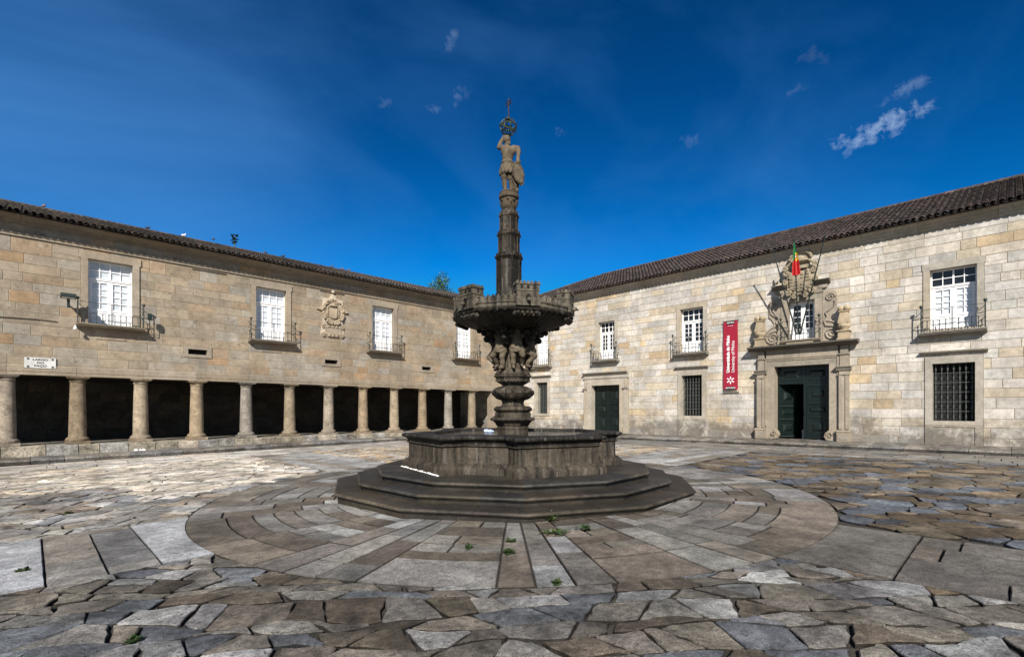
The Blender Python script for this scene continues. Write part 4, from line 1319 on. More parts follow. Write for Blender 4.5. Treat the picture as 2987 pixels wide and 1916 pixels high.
    # carved arms under a tasselled hat
    mb = MB(); cx, cz = -5.90, 6.62; k = (.29, .245, .175)
    mb.prism([(cx - .42, cz - .42), (cx, cz - .52), (cx + .42, cz - .42), (cx + .50, cz), (cx + .46, cz + .42), (cx - .46, cz + .42), (cx - .50, cz)], -.16, .02, k, bev=.06)
    mb.prism([(cx - .36, cz - .30), (cx, cz - .40), (cx + .36, cz - .30), (cx + .38, cz + .32), (cx - .38, cz + .32)], -.22, -.1, k, bev=.05)
    for i in range(4):                                               # quarters of the shield with small towers
        for j in range(5):
            xx = cx - .29 + i * .193; z2 = cz - .24 + j * .125
            if (i + j) % 5 != 4: mb.box(xx - .05, xx + .05, -.25, -.2, z2 - .035, z2 + .03, jit(k, .1, rnd)); mb.box(xx - .02, xx + .02, -.26, -.2, z2 + .03, z2 + .055, k)
    for (dx_, dz, r, s) in ((-.46, .38, .13, 1), (.46, .38, .13, -1), (-.44, -.40, .13, -1), (.44, -.40, .13, 1), (-.52, .02, .10, 1), (.52, .02, .10, -1), (-.20, -.55, .12, -1), (.20, -.55, .12, 1)):
        mb.tube(spiral(cx + dx_, cz + dz, r, 1.4, -.18, a0=rad(90), sgn=s, n=24), [.055 - .025 * i / 24 for i in range(25)], 6, k); mb.ball((cx + dx_, -.2, cz + dz), .035, 7, 5, k)
    mb.prism([(cx - .24, cz + .48), (cx + .24, cz + .48), (cx + .30, cz + .60), (cx - .30, cz + .60)], -.26, -.05, k, bev=.06)
    mb.ball((cx, -.16, cz + .78), (.34, .16, .07), 14, 6, k); mb.ball((cx, -.16, cz + .88), (.18, .13, .13), 12, 7, k)
    for s in (-1, 1):
        mb.tube([(cx + s * .30, -.16, cz + .78), (cx + s * .44, -.15, cz + .68), (cx + s * .52, -.15, cz + .60)], .05, 6, k)
        mb.tube(spiral(cx + s * .50, cz + .56, .11, 1.3, -.16, a0=rad(90), sgn=-s, n=20), .045, 6, k)
    arch = [(cx + .38 * math.cos(rad(a)), -.12, cz + .88 + .30 * math.sin(rad(a))) for a in range(0, 181, 12)]
    mb.tube(arch, .055, 6, k)
    mb.prism([(cx - .30, cz + .60), (cx + .30, cz + .60), (cx + .36, cz + .88), (cx + .25, cz + 1.10), (cx, cz + 1.18), (cx - .25, cz + 1.10), (cx - .36, cz + .88)], -.08, .02, k)
    for i in range(12):
        a = rnd.uniform(0, 6.28); r = rnd.uniform(.36, .46); mb.ball((cx + r * math.cos(a), -.20, cz + r * math.sin(a)), (rnd.uniform(.025, .05),) * 3, 6, 5, jit(k, .1, rnd))
    mb.build('coat_of_arms', M['trim'], po, smooth=50)
    return po


def right_building():
    rnd = random.Random(33)
    B = thing('palace_building', 'pale granite building with the carved main portal, red banner and steep tiled roof', 'building', (21.7, 0, 0), rad(-90))
    X0, X1 = -23.0, 6.0                          # local x = -world Y
    wins = [(-19.66, 1.0, 4.29, 6.27, 'white', 'white'), (-15.07, 1.02, 4.27, 6.23, 'dark', 'dark'), (-10.40, 1.10, 4.26, 6.25, 'dark', 'dark'), (-1.44, 1.16, 4.29, 6.28, 'dark', 'white')]
    gr = [(-19.65, .88, 1.36, 3.20), (-10.39, .97, 1.31, 3.17), (-1.43, 1.05, 1.22, 3.13)]
    holes = []
    for (cx, w, z0, z1, a, b) in wins: holes += [(cx - w / 2 - .17, cx + w / 2 + .17, z0 - .02, z1), (cx - w / 2 - .20, cx + w / 2 + .20, z1, z1 + .22)]
    for i, (cx, w, z0, z1) in enumerate(gr): holes.append((cx - w / 2 - .19, cx + w / 2 + .19, .30 if i else z0 - .13, z1 + .24))
    holes += [(-16.48, -13.72, .30, 3.50), (-7.47, -4.30, .30, 4.10), (-6.60, -5.17, 4.1, 6.30)]
    mb = MB()
    ashlar(mb, -28.0, X1, .36, 7.62, holes, PAL_R, (.27, .36), (.45, 1.15), rnd, odd=.045, oddcol=(.43, .335, .22))
    wall = mb.build('wall', M['wall_right'], B)
    mb = MB()
    op = [(c[0] - c[1] / 2 - .02, c[0] + c[1] / 2 + .02, c[2], c[3]) for c in wins] + [(c[0] - c[1] / 2 - .02, c[0] + c[1] / 2 + .02, c[2], c[3]) for c in gr] + [(-16.03, -14.22, .3, 2.9), (-6.87, -4.91, .3, 3.35), (-6.36, -5.41, 4.3, 5.88)]
    plate(mb, -28.0, X1, .1, 7.9, op, .011)
    mb.build('mortar_bed', M['mortar'], wall)
    mb = MB()
    stones_run(mb, [(0.02, 7.62), (-.03, 7.62), (-.04, 7.66), (-.08, 7.675), (-.09, 7.73), (-.14, 7.77), (-.18, 7.84), (-.26, 7.89), (-.28, 7.93), (.3, 7.95)], X0 + .3, X1, STONE_R, rnd)
    mb.build('cornice', M['trim'], B)
    for (cx, w, z0, z1, a, b) in wins:
        surround(B, cx, w, z0, z1, STONE_R, rnd, jw=.17, lint=.22, ear=.03, proud=.03, sill=False)
        window(B, cx, w, z0, z1, a, b)
        balcony(B, cx, 1.64, 4.19, .32, STONE_R, rnd, 9)
    for i, (cx, w, z0, z1) in enumerate(gr): grille_window(B, cx, w, z0, z1, rnd, apron=i > 0, back='door' if i == 0 else 'void')
    # portal window balcony on the cornice
    balcony(B, -5.885, 1.42, 4.335, .33, STONE_R, rnd, 9)
    # the smaller doorway
    mb = MB(); x0, x1 = -16.01, -14.24; c = lambda: jit(random.Random(rnd.random()).choice(STONE_R), .06, rnd)
    mb.box(-16.30, x0, -.07, .4, .38, 2.88, c()); mb.box(x1, -13.95, -.07, .4, .38, 2.88, c()); mb.box(-16.30, -13.95, -.07, .4, 2.88, 3.22, c())
    for (a, b) in ((-16.48, -16.305), (-13.945, -13.76)):
        mb.box(a, b, -.10, .02, .75, 2.62, c()); mb.box(a - .03, b + .03, -.14, .02, .38, .74, c()); mb.extrude([(-.10, 2.62), (-.14, 2.66), (-.18, 2.72), (-.18, 2.75), (.02, 2.76)], a - .05, b + .05, c()); mb.box(a + .02, b - .02, -.08, .02, 2.765, 3.22, c())
    mb.extrude([(.02, 3.225), (-.10, 3.23), (-.11, 3.27), (-.07, 3.28), (-.07, 3.44), (-.12, 3.46), (-.20, 3.51), (-.24, 3.54), (-.24, 3.57), (.02, 3.60)], -16.52, -13.72, STONE_R[1])
    dw = mb.build('doorway', M['trim'], B)
    for a in (x0 + .01, -15.12):
        mb = MB(); mb.M = Matrix.Translation((a, 0, .44)); door_leaf(mb, .87, 2.43, .26, (.9, .55, .95), beads=False); mb.build('door_leaf', M['door'], dw)
    mb = MB(); mb.quad((x0, .38, .4), (x1, .38, .4), (x1, .38, 2.88), (x0, .38, 2.88)); mb.build('dark_opening', M['void'], dw)
    portal(B, rnd)
    # roof with its hip at the far corner
    pitch = rad(24.8); ey, ez = -.38, 7.955; run = 4.4; zr = ez + run * math.tan(pitch); xh = -22.62
    mb = MB()
    mb.add([(xh, ey, ez), (X1, ey, ez), (X1, ey + run, zr), (xh + run, ey + run, zr), (X1, ey + 2 * run, ez), (xh, ey + 2 * run, ez)], [(0, 1, 2, 3), (3, 2, 4, 5), (0, 3, 5)], (.045, .035, .034))
    mb.add([(xh, ey + .02, ez - .03), (X1, ey + .02, ez - .03), (X1, .3, 7.945), (xh, .3, 7.945)], [(0, 1, 2, 3)], (.04, .03, .025))
    roof_tiles(mb, xh, 2.0, ey, ez, pitch, run - .15, rnd, keep=lambda x, s: x > xh + s + .05, pal=TILES_R)
    def ridge(p, q):
        P, Q = Vector(p), Vector(q); d = (Q - P); L = d.length; d.normalize(); n = int(L / .37); side = d.cross(Vector((0, 0, 1))).normalized()
        for i in range(n):
            a = P + d * (.37 * i); vs = []
            for (o, rr) in ((0, .13), (.42, .115)):
                for k in range(6):
                    t = math.pi * k / 5; vs.append(tuple(a + d * o + side * (rr * math.cos(t)) + Vector((0, 0, .03 + rr * math.sin(t)))))
            mb.add(vs, [(k, k + 1, 7 + k, 6 + k) for k in range(5)], jit(rnd.choice(TILES_R), .25, rnd))
    ridge((xh, ey, ez), (xh + run, ey + run, zr)); ridge((xh + run, ey + run, zr), (2.0, ey + run, zr))
    mb.build('roof', M['tile'], B)
    return B


LB = left_building()
RB = right_building()


# ------------------------------------------------------------------ fountain
def blob(name, caps, mat, parent, voxel=0.012, col=(1, 1, 1), smooth=3, extra=None):
    """tapered limbs grown together into one continuous carved body"""
    mb = MB()
    for cpl in caps:
        p, q, r0, r1 = cpl
        P, Q = Vector(p), Vector(q); n = 4
        if (Q - P).length > 1e-4:
            mb.tube([tuple(P.lerp(Q, i / n)) for i in range(n + 1)], [r0 + (r1 - r0) * i / n for i in range(n + 1)], 10)
        mb.ball(p, r0, 12, 8)
        if (Q - P).length > 1e-4: mb.ball(q, r1, 12, 8)
    if extra: extra(mb)
    o = mb.build(name, mat, None)
    md = o.modifiers.new('merge', 'REMESH'); md.mode = 'VOXEL'; md.voxel_size = voxel
    ms = o.modifiers.new('soften', 'SMOOTH'); ms.iterations = smooth; ms.factor = 0.5
    dg = bpy.context.evaluated_depsgraph_get()
    me = bpy.data.meshes.new_from_object(o.evaluated_get(dg))
    o.modifiers.clear(); old = o.data; o.data = me; me.name = name; bpy.data.meshes.remove(old)
    for a in [a for a in me.attributes if a.name == 'tint']: me.attributes.remove(a)
    at = me.attributes.new('tint', 'FLOAT_COLOR', 'POINT')
    at.data.foreach_set('color', np.tile(np.array(list(col) + [1], dtype=np.float32), len(me.vertices)))
    me.polygons.foreach_set('use_smooth', [True] * len(me.polygons))
    me.materials.clear(); me.materials.append(mat)
    if parent is not None: o.parent = parent
    return o


def ngon_r(n, phase):
    h = math.pi / n
    def f(R, z, a):
        t = (a - phase) % (2 * h) - h
        return R * math.cos(h) / math.cos(t)
    return f


def fountain():
    rnd = random.Random(77)
    Fx = thing('fountain', 'tall dark granite fountain on three steps in the middle of the paved court', 'fountain', (7.284, 7.423, 0), rad(-CAM_YAW))
    # steps: twelve sided, with a rounded nosing
    ph = rad(-87)
    stp = [(0.112, 0.098, 0.08), (0.10, 0.092, 0.08), (0.125, 0.105, 0.08), (0.092, 0.088, 0.082), (0.115, 0.095, 0.075)]
    for k, (R, zb, zt) in enumerate(((3.64, -.2, .165), (3.23, .15, .305), (2.83, .29, .44))):
        mb = MB()
        zn = zt - .052
        prof = [(R - .055, zb), (R - .055, zn - .028), (R - .03, zn - .022), (R - .03, zn - .008), (R - .004, zn), (R + .012, zn + .020), (R + .006, zt - .012), (R - .02, zt), (R - .5, zt + .006)]
        cols = []
        n = 120
        while len(cols) < n:
            c = jit(rnd.choice(stp), .22, rnd); cols += [c] * rnd.choice((6, 8, 10, 12))
        cols = cols[:n]
        f = ngon_r(12, ph)
        fr = lambda r, z, a: f(r, z, a) + .008 * noise.noise((math.cos(a) * 9, math.sin(a) * 9, z * 3 + k))
        mb.lathe(prof[:5], n, phase=ph, rfun=fr, cols=[tuple(v * .7 for v in c) for c in cols], cap=False)
        mb.lathe(prof[4:8], n, phase=ph, rfun=fr, cols=[tuple(v * w for v in c) for c, w in zip(cols, [rnd.uniform(1.2, 1.75) for _ in cols])], cap=False)   # pale edge: wear plus the nosing's highlight put into the colour
        mb.lathe(prof[7:], n, phase=ph, rfun=fr, cols=cols, cap=False)
        zc = zt + .006; vs = [(f(R - .5, 0, ph + 2 * math.pi * i / n) * math.cos(ph + 2 * math.pi * i / n), f(R - .5, 0, ph + 2 * math.pi * i / n) * math.sin(ph + 2 * math.pi * i / n), zc) for i in range(n)]
        mb.add(vs + [(0, 0, zc)], [(i, (i + 1) % n, n) for i in range(n)], stp[0])
        # joints between the step stones
        for i in range(24):
            a = ph + rad(15 * i + (7 if i % 2 else -4) * (1 if k % 2 else .4)); r1 = f(R, 0, a) + .004; r0 = r1 - .62
            ca, sa = math.cos(a), math.sin(a); w = .004
            mb.add([(r0 * ca - w * sa, r0 * sa + w * ca, zt + .0085), (r1 * ca - w * sa, r1 * sa + w * ca, zt + .002), (r1 * ca + w * sa, r1 * sa - w * ca, zt + .002), (r0 * ca + w * sa, r0 * sa - w * ca, zt + .0085)], [(0, 1, 2, 3)], (.02, .017, .014))
        mb.build('step', M['fstep'], Fx, smooth=30)
    # basin
    plan = []
    bays = []
    for A in (-147, -66, 21, 116):
        a = rad(A)
        n_, t_ = Vector((math.cos(a), math.sin(a))), Vector((-math.sin(a), math.cos(a)))
        bays.append([n_ * p + t_ * q for (p, q) in ((1.60, -.8), (2.0, -.8), (2.0, -.4), (2.0, 0), (2.0, .4), (2.0, .8), (1.60, .8))])
    for k in range(4):
        plan += bays[k]; e, s = bays[k][-1], bays[(k + 1) % 4][0]
        plan += [e.lerp(s, .34), e.lerp(s, .66)]
    N = len(plan)
    def off(d):
        out = []
        for i in range(N):
            p0, p1, p2 = plan[i - 1], plan[i], plan[(i + 1) % N]
            e1 = (p1 - p0).normalized(); e2 = (p2 - p1).normalized()
            n1 = Vector((e1.y, -e1.x)); n2 = Vector((e2.y, -e2.x)); m_ = (n1 + n2).normalized()
            out.append(p1 + m_ * (d / max(.5, m_.dot(n1))))
        return out
    lay = [(.105, .43), (.105, .55), (.09, .575), (.045, .62), (.012, .64), (0, .66), (0, .93), (.02, .935), (.035, .95), (.035, .965), (.012, .975), (.012, 1.0), (.03, 1.02), (.05, 1.045), (.085, 1.055), (.105, 1.075), (.108, 1.10), (.09, 1.13), (.05, 1.14), (-.12, 1.145), (-.19, 1.135), (-.20, 1.10), (-.20, .80)]
    mb = MB(); vs = []
    for d, z in lay:
        for q in off(d):
            k = 1 + .004 * noise.noise((q.x * 4, q.y * 4, z * 4)); vs.append((q.x * k, q.y * k, z + (.012 * noise.noise((q.x * 2.5, q.y * 2.5, 1)) if z > 1.05 else 0)))
    fs = [(k * N + i, k * N + (i + 1) % N, (k + 1) * N + (i + 1) % N, (k + 1) * N + i) for k in range(len(lay) - 1) for i in range(N)]
    b0 = len(mb.v); mb.add(vs, [])
    for f in fs:
        dkr = lay[f[0] // N][1] > 0.96
        mb.f.append(tuple(b0 + i for i in f)); mb.c.append((0.06, 0.055, 0.05) if dkr else (0.19, 0.165, 0.13))
    basin = mb.build('basin', M['fountain'], Fx, smooth=35)
    mb = MB(); w = off(-.19)
    mb.add([(q.x, q.y, 1.085) for q in w] + [(0, 0, 1.085)], [(i, (i + 1) % N, N) for i in range(N)])
    mb.build('water', M['water'], Fx)
    mb = MB(); q = off(.12)                                            # crust of white lime along the foot of one bay
    i0 = max(range(N), key=lambda i: -q[i].x * 1.0 - q[i].y * .35); P0 = q[1]; P1 = q[5]
    for i in range(26):
        a, b = P0.lerp(P1, i / 26), P0.lerp(P1, (i + 1) / 26); h = .006 + .020 * rnd.random(); nrm = Vector(((b - a).y, -(b - a).x)).normalized() * (.003 + .018 * rnd.random())
        mb.add([(a.x + nrm.x, a.y + nrm.y, .448), (b.x + nrm.x, b.y + nrm.y, .448), (b.x - nrm.x * .4, b.y - nrm.y * .4, .448 + h), (a.x - nrm.x * .4, a.y - nrm.y * .4, .448 + h)], [(0, 1, 2, 3)])
    mb.build('lime_crust', M['paper'], basin)
    # pedestal
    dk = (0.14, 0.12, 0.096)
    oct_ = ngon_r(8, rad(22.5 - 4))
    mb = MB()
    mb.lathe([(.345, .9), (.345, 1.19), (.36, 1.20), (.36, 1.225), (.345, 1.235), (.35, 1.26), (.375, 1.28), (.385, 1.31), (.41, 1.325), (.42, 1.35), (.49, 1.375), (.50, 1.40), (.49, 1.425), (.40, 1.435), (.405, 1.53), (.36, 1.54)], 48, phase=rad(18.5), rfun=oct_, col=dk)
    mb.build('pedestal_base', M['fountain'], Fx, smooth=35)
    mb = MB()
    tor = [(.34 + .06 * math.sin(math.pi * k / 10), 1.54 + .13 * k / 10) for k in range(11)]
    mb.lathe(tor, 96, rfun=lambda r, z, a: r * (1 + .022 * math.cos(26 * a)), col=dk, cap=False)
    mb.lathe([(.30, 1.66), (.25, 1.675), (.225, 1.70), (.22, 1.74), (.24, 1.79), (.30, 1.815)], 64, rfun=lambda r, z, a: r * (1 + .03 * math.cos(16 * a)), col=dk, cap=False)
    bul = [(.28, 1.80), (.35, 1.83), (.395, 1.88), (.42, 1.94), (.415, 2.0), (.38, 2.045), (.31, 2.075), (.25, 2.09)]
    def garland(r, z, a):
        if z < 1.86: return r * (1 + .02 * math.cos(30 * a))
        s = 1.955 - .035 * math.cos(6 * a)
        g = math.exp(-((z - s) / .05) ** 2) * (.028 + .03 * noise.noise((math.cos(a) * 7, math.sin(a) * 7, z * 16)))
        return r + g
    fine = []
    for (a, b) in zip(bul[:-1], bul[1:]):
        for k in range(3): fine.append((a[0] + (b[0] - a[0]) * k / 3, a[1] + (b[1] - a[1]) * k / 3))
    mb.lathe(fine + [bul[-1]], 120, rfun=garland, col=dk, cap=False)
    for i in range(12):                                               # little heads and fruit of the swags
        a = 2 * math.pi * i / 12; mb.ball((.42 * math.cos(a), .42 * math.sin(a), 1.96 + .03 * (i % 2)), (.035, .035, .045), 7, 5, dk)
    mb.lathe([(.235, 2.08), (.24, 2.11), (.30, 2.145), (.345, 2.165), (.35, 2.18)], 48, phase=rad(18.5), rfun=oct_, col=dk, cap=False)
    mb.lathe([(.355, 2.18), (.36, 2.235), (.38, 2.24), (.39, 2.27), (.42, 2.28), (.425, 2.31), (.39, 2.32), (.40, 2.34), (.35, 2.40), (.30, 2.45), (.22, 2.47)], 48, phase=rad(18.5), rfun=oct_, col=tuple(v * 1.35 for v in dk))
    for i in range(32):                                               # dentils
        a = 2 * math.pi * (i + .5) / 32; r = oct_(.368, 0, a); mb.M = Matrix.Rotation(a, 4, 'Z'); mb.box(r - .03, r + .012, -.018, .018, 2.185, 2.23, tuple(v * 1.5 for v in dk)); mb.M = None
    mb.lathe([(.21, 2.44), (.19, 2.7), (.22, 2.9), (.3, 3.1), (.42, 3.22)], 24, col=tuple(v * 1.6 for v in dk))
    mb.build('pedestal', M['fountain'], Fx, smooth=40)
    # six stone children carrying the bowl
    def cloth(mb):
        mb.lathe([(.05, .50), (.122, .49), (.128, .45), (.142, .40), (.150, .345), (.12, .335), (.05, .34)], 36, 0, -.01, rfun=lambda r, z, a: r * (1 + .07 * math.cos(9 * a + 14 * z) * (1 if z < .44 else .3)))
        mb.tube([(-.13, -.05, .47), (-.05, -.14, .42), (.05, -.155, .37), (.12, -.10, .34)], .026, 7)
        mb.tube([(-.11, -.05, .47), (0, -.13, .45), (.12, -.05, .47)], .025, 7)
        mb.ball((.13, -.02, .40), (.05, .05, .09), 8, 6)
        mb.ball((-.028, -.118, .80), .016, 6, 5); mb.ball((.028, -.118, .80), .016, 6, 5); mb.ball((0, -.13, .775), .018, 6, 5)
        for i in range(14):
            a = rnd.uniform(0, 6.28); t = rnd.uniform(.1, 1.4); mb.ball((.085 * math.sin(t) * math.cos(a), -.02 + .085 * math.sin(t) * math.sin(a), .80 + .085 * math.cos(t)), .028, 6, 5)
    caps = [((-.07, -.10, .03), (-.07, -.01, .045), .030, .034), ((-.07, -.01, .05), (-.075, -.03, .13), .036, .052), ((-.075, -.03, .13), (-.08, -.05, .25), .055, .052), ((-.08, -.05, .25), (-.075, 0, .42), .062, .085),
            ((.075, 0, .42), (.10, -.15, .28), .085, .062), ((.10, -.15, .28), (.11, -.02, .16), .052, .05), ((.11, -.02, .16), (.11, .03, .09), .045, .034), ((.11, .03, .09), (.11, -.05, .07), .032, .026),
            ((0, .01, .43), (0, -.02, .54), .115, .122), ((0, -.02, .54), (0, .01, .66), .118, .105), ((-.05, .01, .67), (.05, .01, .67), .085, .085), ((0, 0, .70), (0, -.02, .76), .05, .05), ((0, -.03, .80), (0, -.04, .81), .088, .085),
            ((-.12, .01, .68), (-.21, -.02, .76), .052, .046), ((-.21, -.02, .76), (-.16, .02, .90), .044, .032), ((.12, .01, .68), (.21, -.02, .76), .052, .046), ((.21, -.02, .76), (.15, .02, .90), .044, .032)]
    put = blob('child_figure', caps, M['statue'], None, .011, (0.17, 0.15, 0.12), 2, cloth)
    for i in range(6):
        a = rad(-77 + 60 * i)
        o = put if i == 0 else put.copy()
        if i: COL.objects.link(o)
        o.parent = Fx; o.location = (.34 * math.cos(a), .34 * math.sin(a), 2.42); o.rotation_euler = (0, 0, a + rad(90) + (rad(4) if i % 2 else rad(-5)))
        if i % 2: o.scale = (-1, 1, 1)
    # bowl
    mb = MB()
    hexf = ngon_r(12, rad(-77 + 15))
    def ribs(r, z, a):
        t = min(1, max(0, (r - .4) / .7)); rr = r * (1 - t) + hexf(r, z, a) * t
        return rr * (1 + .022 * math.cos(48 * a) * (1 if .45 < r < 1.25 else .2) + (.035 * noise.noise((math.cos(a) * 9, math.sin(a) * 9, z * 14)) if r < .85 else 0))
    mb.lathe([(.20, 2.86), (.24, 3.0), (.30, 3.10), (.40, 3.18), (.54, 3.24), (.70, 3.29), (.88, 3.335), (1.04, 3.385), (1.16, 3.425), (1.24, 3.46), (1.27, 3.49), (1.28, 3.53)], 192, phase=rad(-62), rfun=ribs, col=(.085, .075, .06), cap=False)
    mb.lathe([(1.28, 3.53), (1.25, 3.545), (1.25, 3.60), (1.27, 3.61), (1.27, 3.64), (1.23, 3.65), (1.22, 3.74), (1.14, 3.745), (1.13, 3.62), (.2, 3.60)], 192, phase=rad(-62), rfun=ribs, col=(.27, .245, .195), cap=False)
    for i in range(72):                                               # little battlements
        a = rad(5 * i + 1); r = hexf(1.205, 0, a); mb.M = Matrix.Rotation(a, 4, 'Z')
        mb.box(r - .03, r + .012, -.022, .022, 3.735, 3.765, (.30, .27, .215)); mb.add([(r - .03, -.022, 3.765), (r + .012, -.022, 3.765), (r + .012, .022, 3.765), (r - .03, .022, 3.765), (r - .01, 0, 3.785)], [(0, 1, 4), (1, 2, 4), (2, 3, 4), (3, 0, 4)], (.30, .27, .215)); mb.M = None
    for i in range(6):                                                # winged heads between the children, under the bowl
        a = rad(-47 + 60 * i); c = (.05, .045, .036)
        for (r, z, s) in ((.50, 3.15, .10), (.56, 3.06, .075), (.47, 3.04, .08), (.62, 3.19, .07), (.43, 2.97, .06), (.72, 3.23, .06)):
            mb.ball((r * math.cos(a), r * math.sin(a), z), (s, s, s * .9), 9, 7, jit(c, .3, rnd))
        for s in (-1, 1): mb.ball((.53 * math.cos(a + s * .2), .53 * math.sin(a + s * .2), 3.17), (.08, .08, .06), 8, 6, c)
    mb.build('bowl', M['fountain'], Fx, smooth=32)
    # castles on the rim
    cs = (0.33, 0.30, 0.24)
    proto = None
    for i in range(6):
        a = rad(-77 + 60 * i)
        if proto is None:
            mb = MB()                                                 # local: x across, -y outward, z from 0
            mb.box(-.235, .235, -.15, .14, 0, .145, cs); mb.box(-.215, .215, -.13, .13, .146, .27, cs); mb.box(-.23, .23, -.145, .135, .145, .165, jit(cs, .1, rnd)); mb.box(-.228, .228, -.142, .135, .27, .29, cs)
            mb.box(-.22, .22, -.135, .13, .29, .40, cs); mb.box(-.238, .238, -.152, .14, .395, .412, cs)
            for k in range(7):
                x = -.21 + .07 * k; mb.box(x - .022, x + .022, -.15, -.11, .412, .445, jit(cs, .15, rnd)); mb.add([(x - .022, -.15, .445), (x + .022, -.15, .445), (x + .022, -.11, .445), (x - .022, -.11, .445), (x, -.13, .47)], [(0, 1, 4), (1, 2, 4), (2, 3, 4), (3, 0, 4)], cs)
            for s in (-1, 1):
                for k in range(3): y = -.06 + .08 * k; mb.box(s * .21 - .02, s * .21 + .02, y - .022, y + .022, .412, .455, jit(cs, .15, rnd))
            for z in (.05, .10, .20, .235, .33, .365):                # courses of masonry
                for k in range(9): mb.box(-.21 + .047 * k, -.21 + .047 * k + .040, -.154 if z < .14 else -.139, -.12, z - .015, z + .013, jit(cs, .2, rnd))
            bk = (.004, .004, .004)
            for x in (-.125, 0, .125): mb.box(x - .024, x + .024, -.1425, -.136, .315, .38, bk)
            mb.prism([(-.045, .12), (.045, .12), (.045, .17), (.03, .20), (0, .212), (-.03, .20), (-.045, .17)], -.158, -.14, bk)
            for s in (-1, 1): mb.box(s * .2225 - .002, s * .2225 + .002, -.03, .02, .315, .38, bk)
            proto = mb.build('castle', M['fountain'], Fx)
            mb = MB(); mb.ball((0, -.19, .10), (.04, .06, .045), 9, 7, cs); mb.tube([(0, -.2, .09), (0, -.27, .075)], .018, 6, cs); mb.build('spout', M['fountain'], proto, smooth=50)
            mb = MB()                                                 # row of carved heads under the castle
            for k in range(5): mb.ball((-.18 + .09 * k, -.08 + .02 * (k % 2), -.12), (.045, .05, .04), 8, 6, jit((.11, .10, .08), .3, rnd)); mb.ball((-.15 + .09 * k, -.05, -.15), .03, 6, 5, cs)
            for s in (-1, 1): mb.ball((s * .23, -.03, -.13), (.05, .06, .055), 8, 6, (.13, .12, .1))
            mb.build('carved_heads', M['fountain'], proto, smooth=50)
            o = proto
        else: o = copy_tree(proto, Fx)
        o.location = (1.12 * math.cos(a), 1.12 * math.sin(a), 3.54); o.rotation_euler = (0, 0, a + rad(90))
    # turreted shaft
    tx = -.085
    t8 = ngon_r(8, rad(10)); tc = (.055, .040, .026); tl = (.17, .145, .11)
    mb = MB()
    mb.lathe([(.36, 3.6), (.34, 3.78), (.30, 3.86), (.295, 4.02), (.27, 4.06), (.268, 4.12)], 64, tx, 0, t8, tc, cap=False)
    def wet_shaded(a):                                                       # wet side; the shade on the tower's right is tinted in too
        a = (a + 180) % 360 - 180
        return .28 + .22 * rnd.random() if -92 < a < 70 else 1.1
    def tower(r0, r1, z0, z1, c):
        mb.lathe([(r0, z0), (r0 - .006, z1 - .10), (r1 - .02, z1 - .055), (r1, z1 - .03), (r1, z1), (r0 - .02, z1 + .004)], 64, tx, 0, t8, c, phase=rad(10), cols=[tuple(v * wet_shaded(360 * (i + .5) / 64 + 10) for v in c) for i in range(64)], cap=False)
        m_ = 16
        for i in range(m_):
            a = rad(10) + 2 * math.pi * (i + .5) / m_; r = t8(r1 - .012, 0, a); mb.M = Matrix.Translation((tx, 0, 0)) @ Matrix.Rotation(a, 4, 'Z')
            mb.box(r - .03, r + .004, -.026, .026, z1, z1 + .05, jit(c, .2, rnd)); mb.M = None
        for i in range(8):                                            # corner shafts
            a = rad(10) + 2 * math.pi * i / 8; r = r0 - .002; mb.tube([(tx + r * math.cos(a), r * math.sin(a), z0), (tx + r * math.cos(a), r * math.sin(a), z1 - .06)], .014, 6, c)
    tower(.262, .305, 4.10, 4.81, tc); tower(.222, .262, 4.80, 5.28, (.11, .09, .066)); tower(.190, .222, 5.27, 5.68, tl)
    mb.lathe([(.19, 5.68), (.20, 5.70), (.195, 5.74), (.16, 5.79), (.135, 5.815), (.12, 5.83)], 32, tx, 0, col=tl, cap=False)
    for (r, zs) in ((.262, (4.25, 4.55)), (.222, (4.93, 5.13)), (.19, (5.38, 5.53))):
        for i in range(8):
            a = rad(10) + 2 * math.pi * (i + .5) / 8; rr = r * math.cos(math.pi / 8) - .002
            for z in zs:
                for dx in ((-.04, .04) if z > zs[0] else (0,)):
                    mb.M = Matrix.Translation((tx, 0, 0)) @ Matrix.Rotation(a, 4, 'Z'); mb.box(rr - .004, rr + .003, dx - .014, dx + .014, z, z + .055, (.004, .004, .004)); mb.M = None
    mb.build('turreted_shaft', M['fountain'], Fx, smooth=30)
    mb = MB()                                                         # capital with masks, round plinth
    def masks(r, z, a): return r * (1 + .09 * max(0, math.cos(4 * a + .6)) * math.sin(math.pi * min(1, max(0, (z - 5.80) / .25))) + .05 * noise.noise((math.cos(a) * 6, math.sin(a) * 6, z * 18)))
    mb.lathe([(.12, 5.80), (.15, 5.83), (.165, 5.88), (.17, 5.94), (.168, 6.0), (.175, 6.03)], 80, tx, 0, masks, tl, cap=False)
    for i in range(4):
        a = rad(-75 + 90 * i)
        for s in (-1, 1):
            mb.ball((tx + .165 * math.cos(a + s * .38), .165 * math.sin(a + s * .38), 5.985), (.036, .036, .026), 8, 6, tl); mb.ball((tx + .172 * math.cos(a + s * .38), .172 * math.sin(a + s * .38), 5.955), .026, 6, 5, (.02, .018, .015))
        mb.ball((tx + .172 * math.cos(a), .172 * math.sin(a), 5.93), (.024, .024, .04), 8, 6, tl)
    mb.lathe([(.17, 6.025), (.205, 6.04), (.217, 6.075), (.21, 6.11), (.19, 6.13), (.20, 6.15), (.185, 6.175), (.0, 6.18)], 40, tx, 0, col=tl)
    mb.build('mask_capital', M['statue'], Fx, smooth=45)
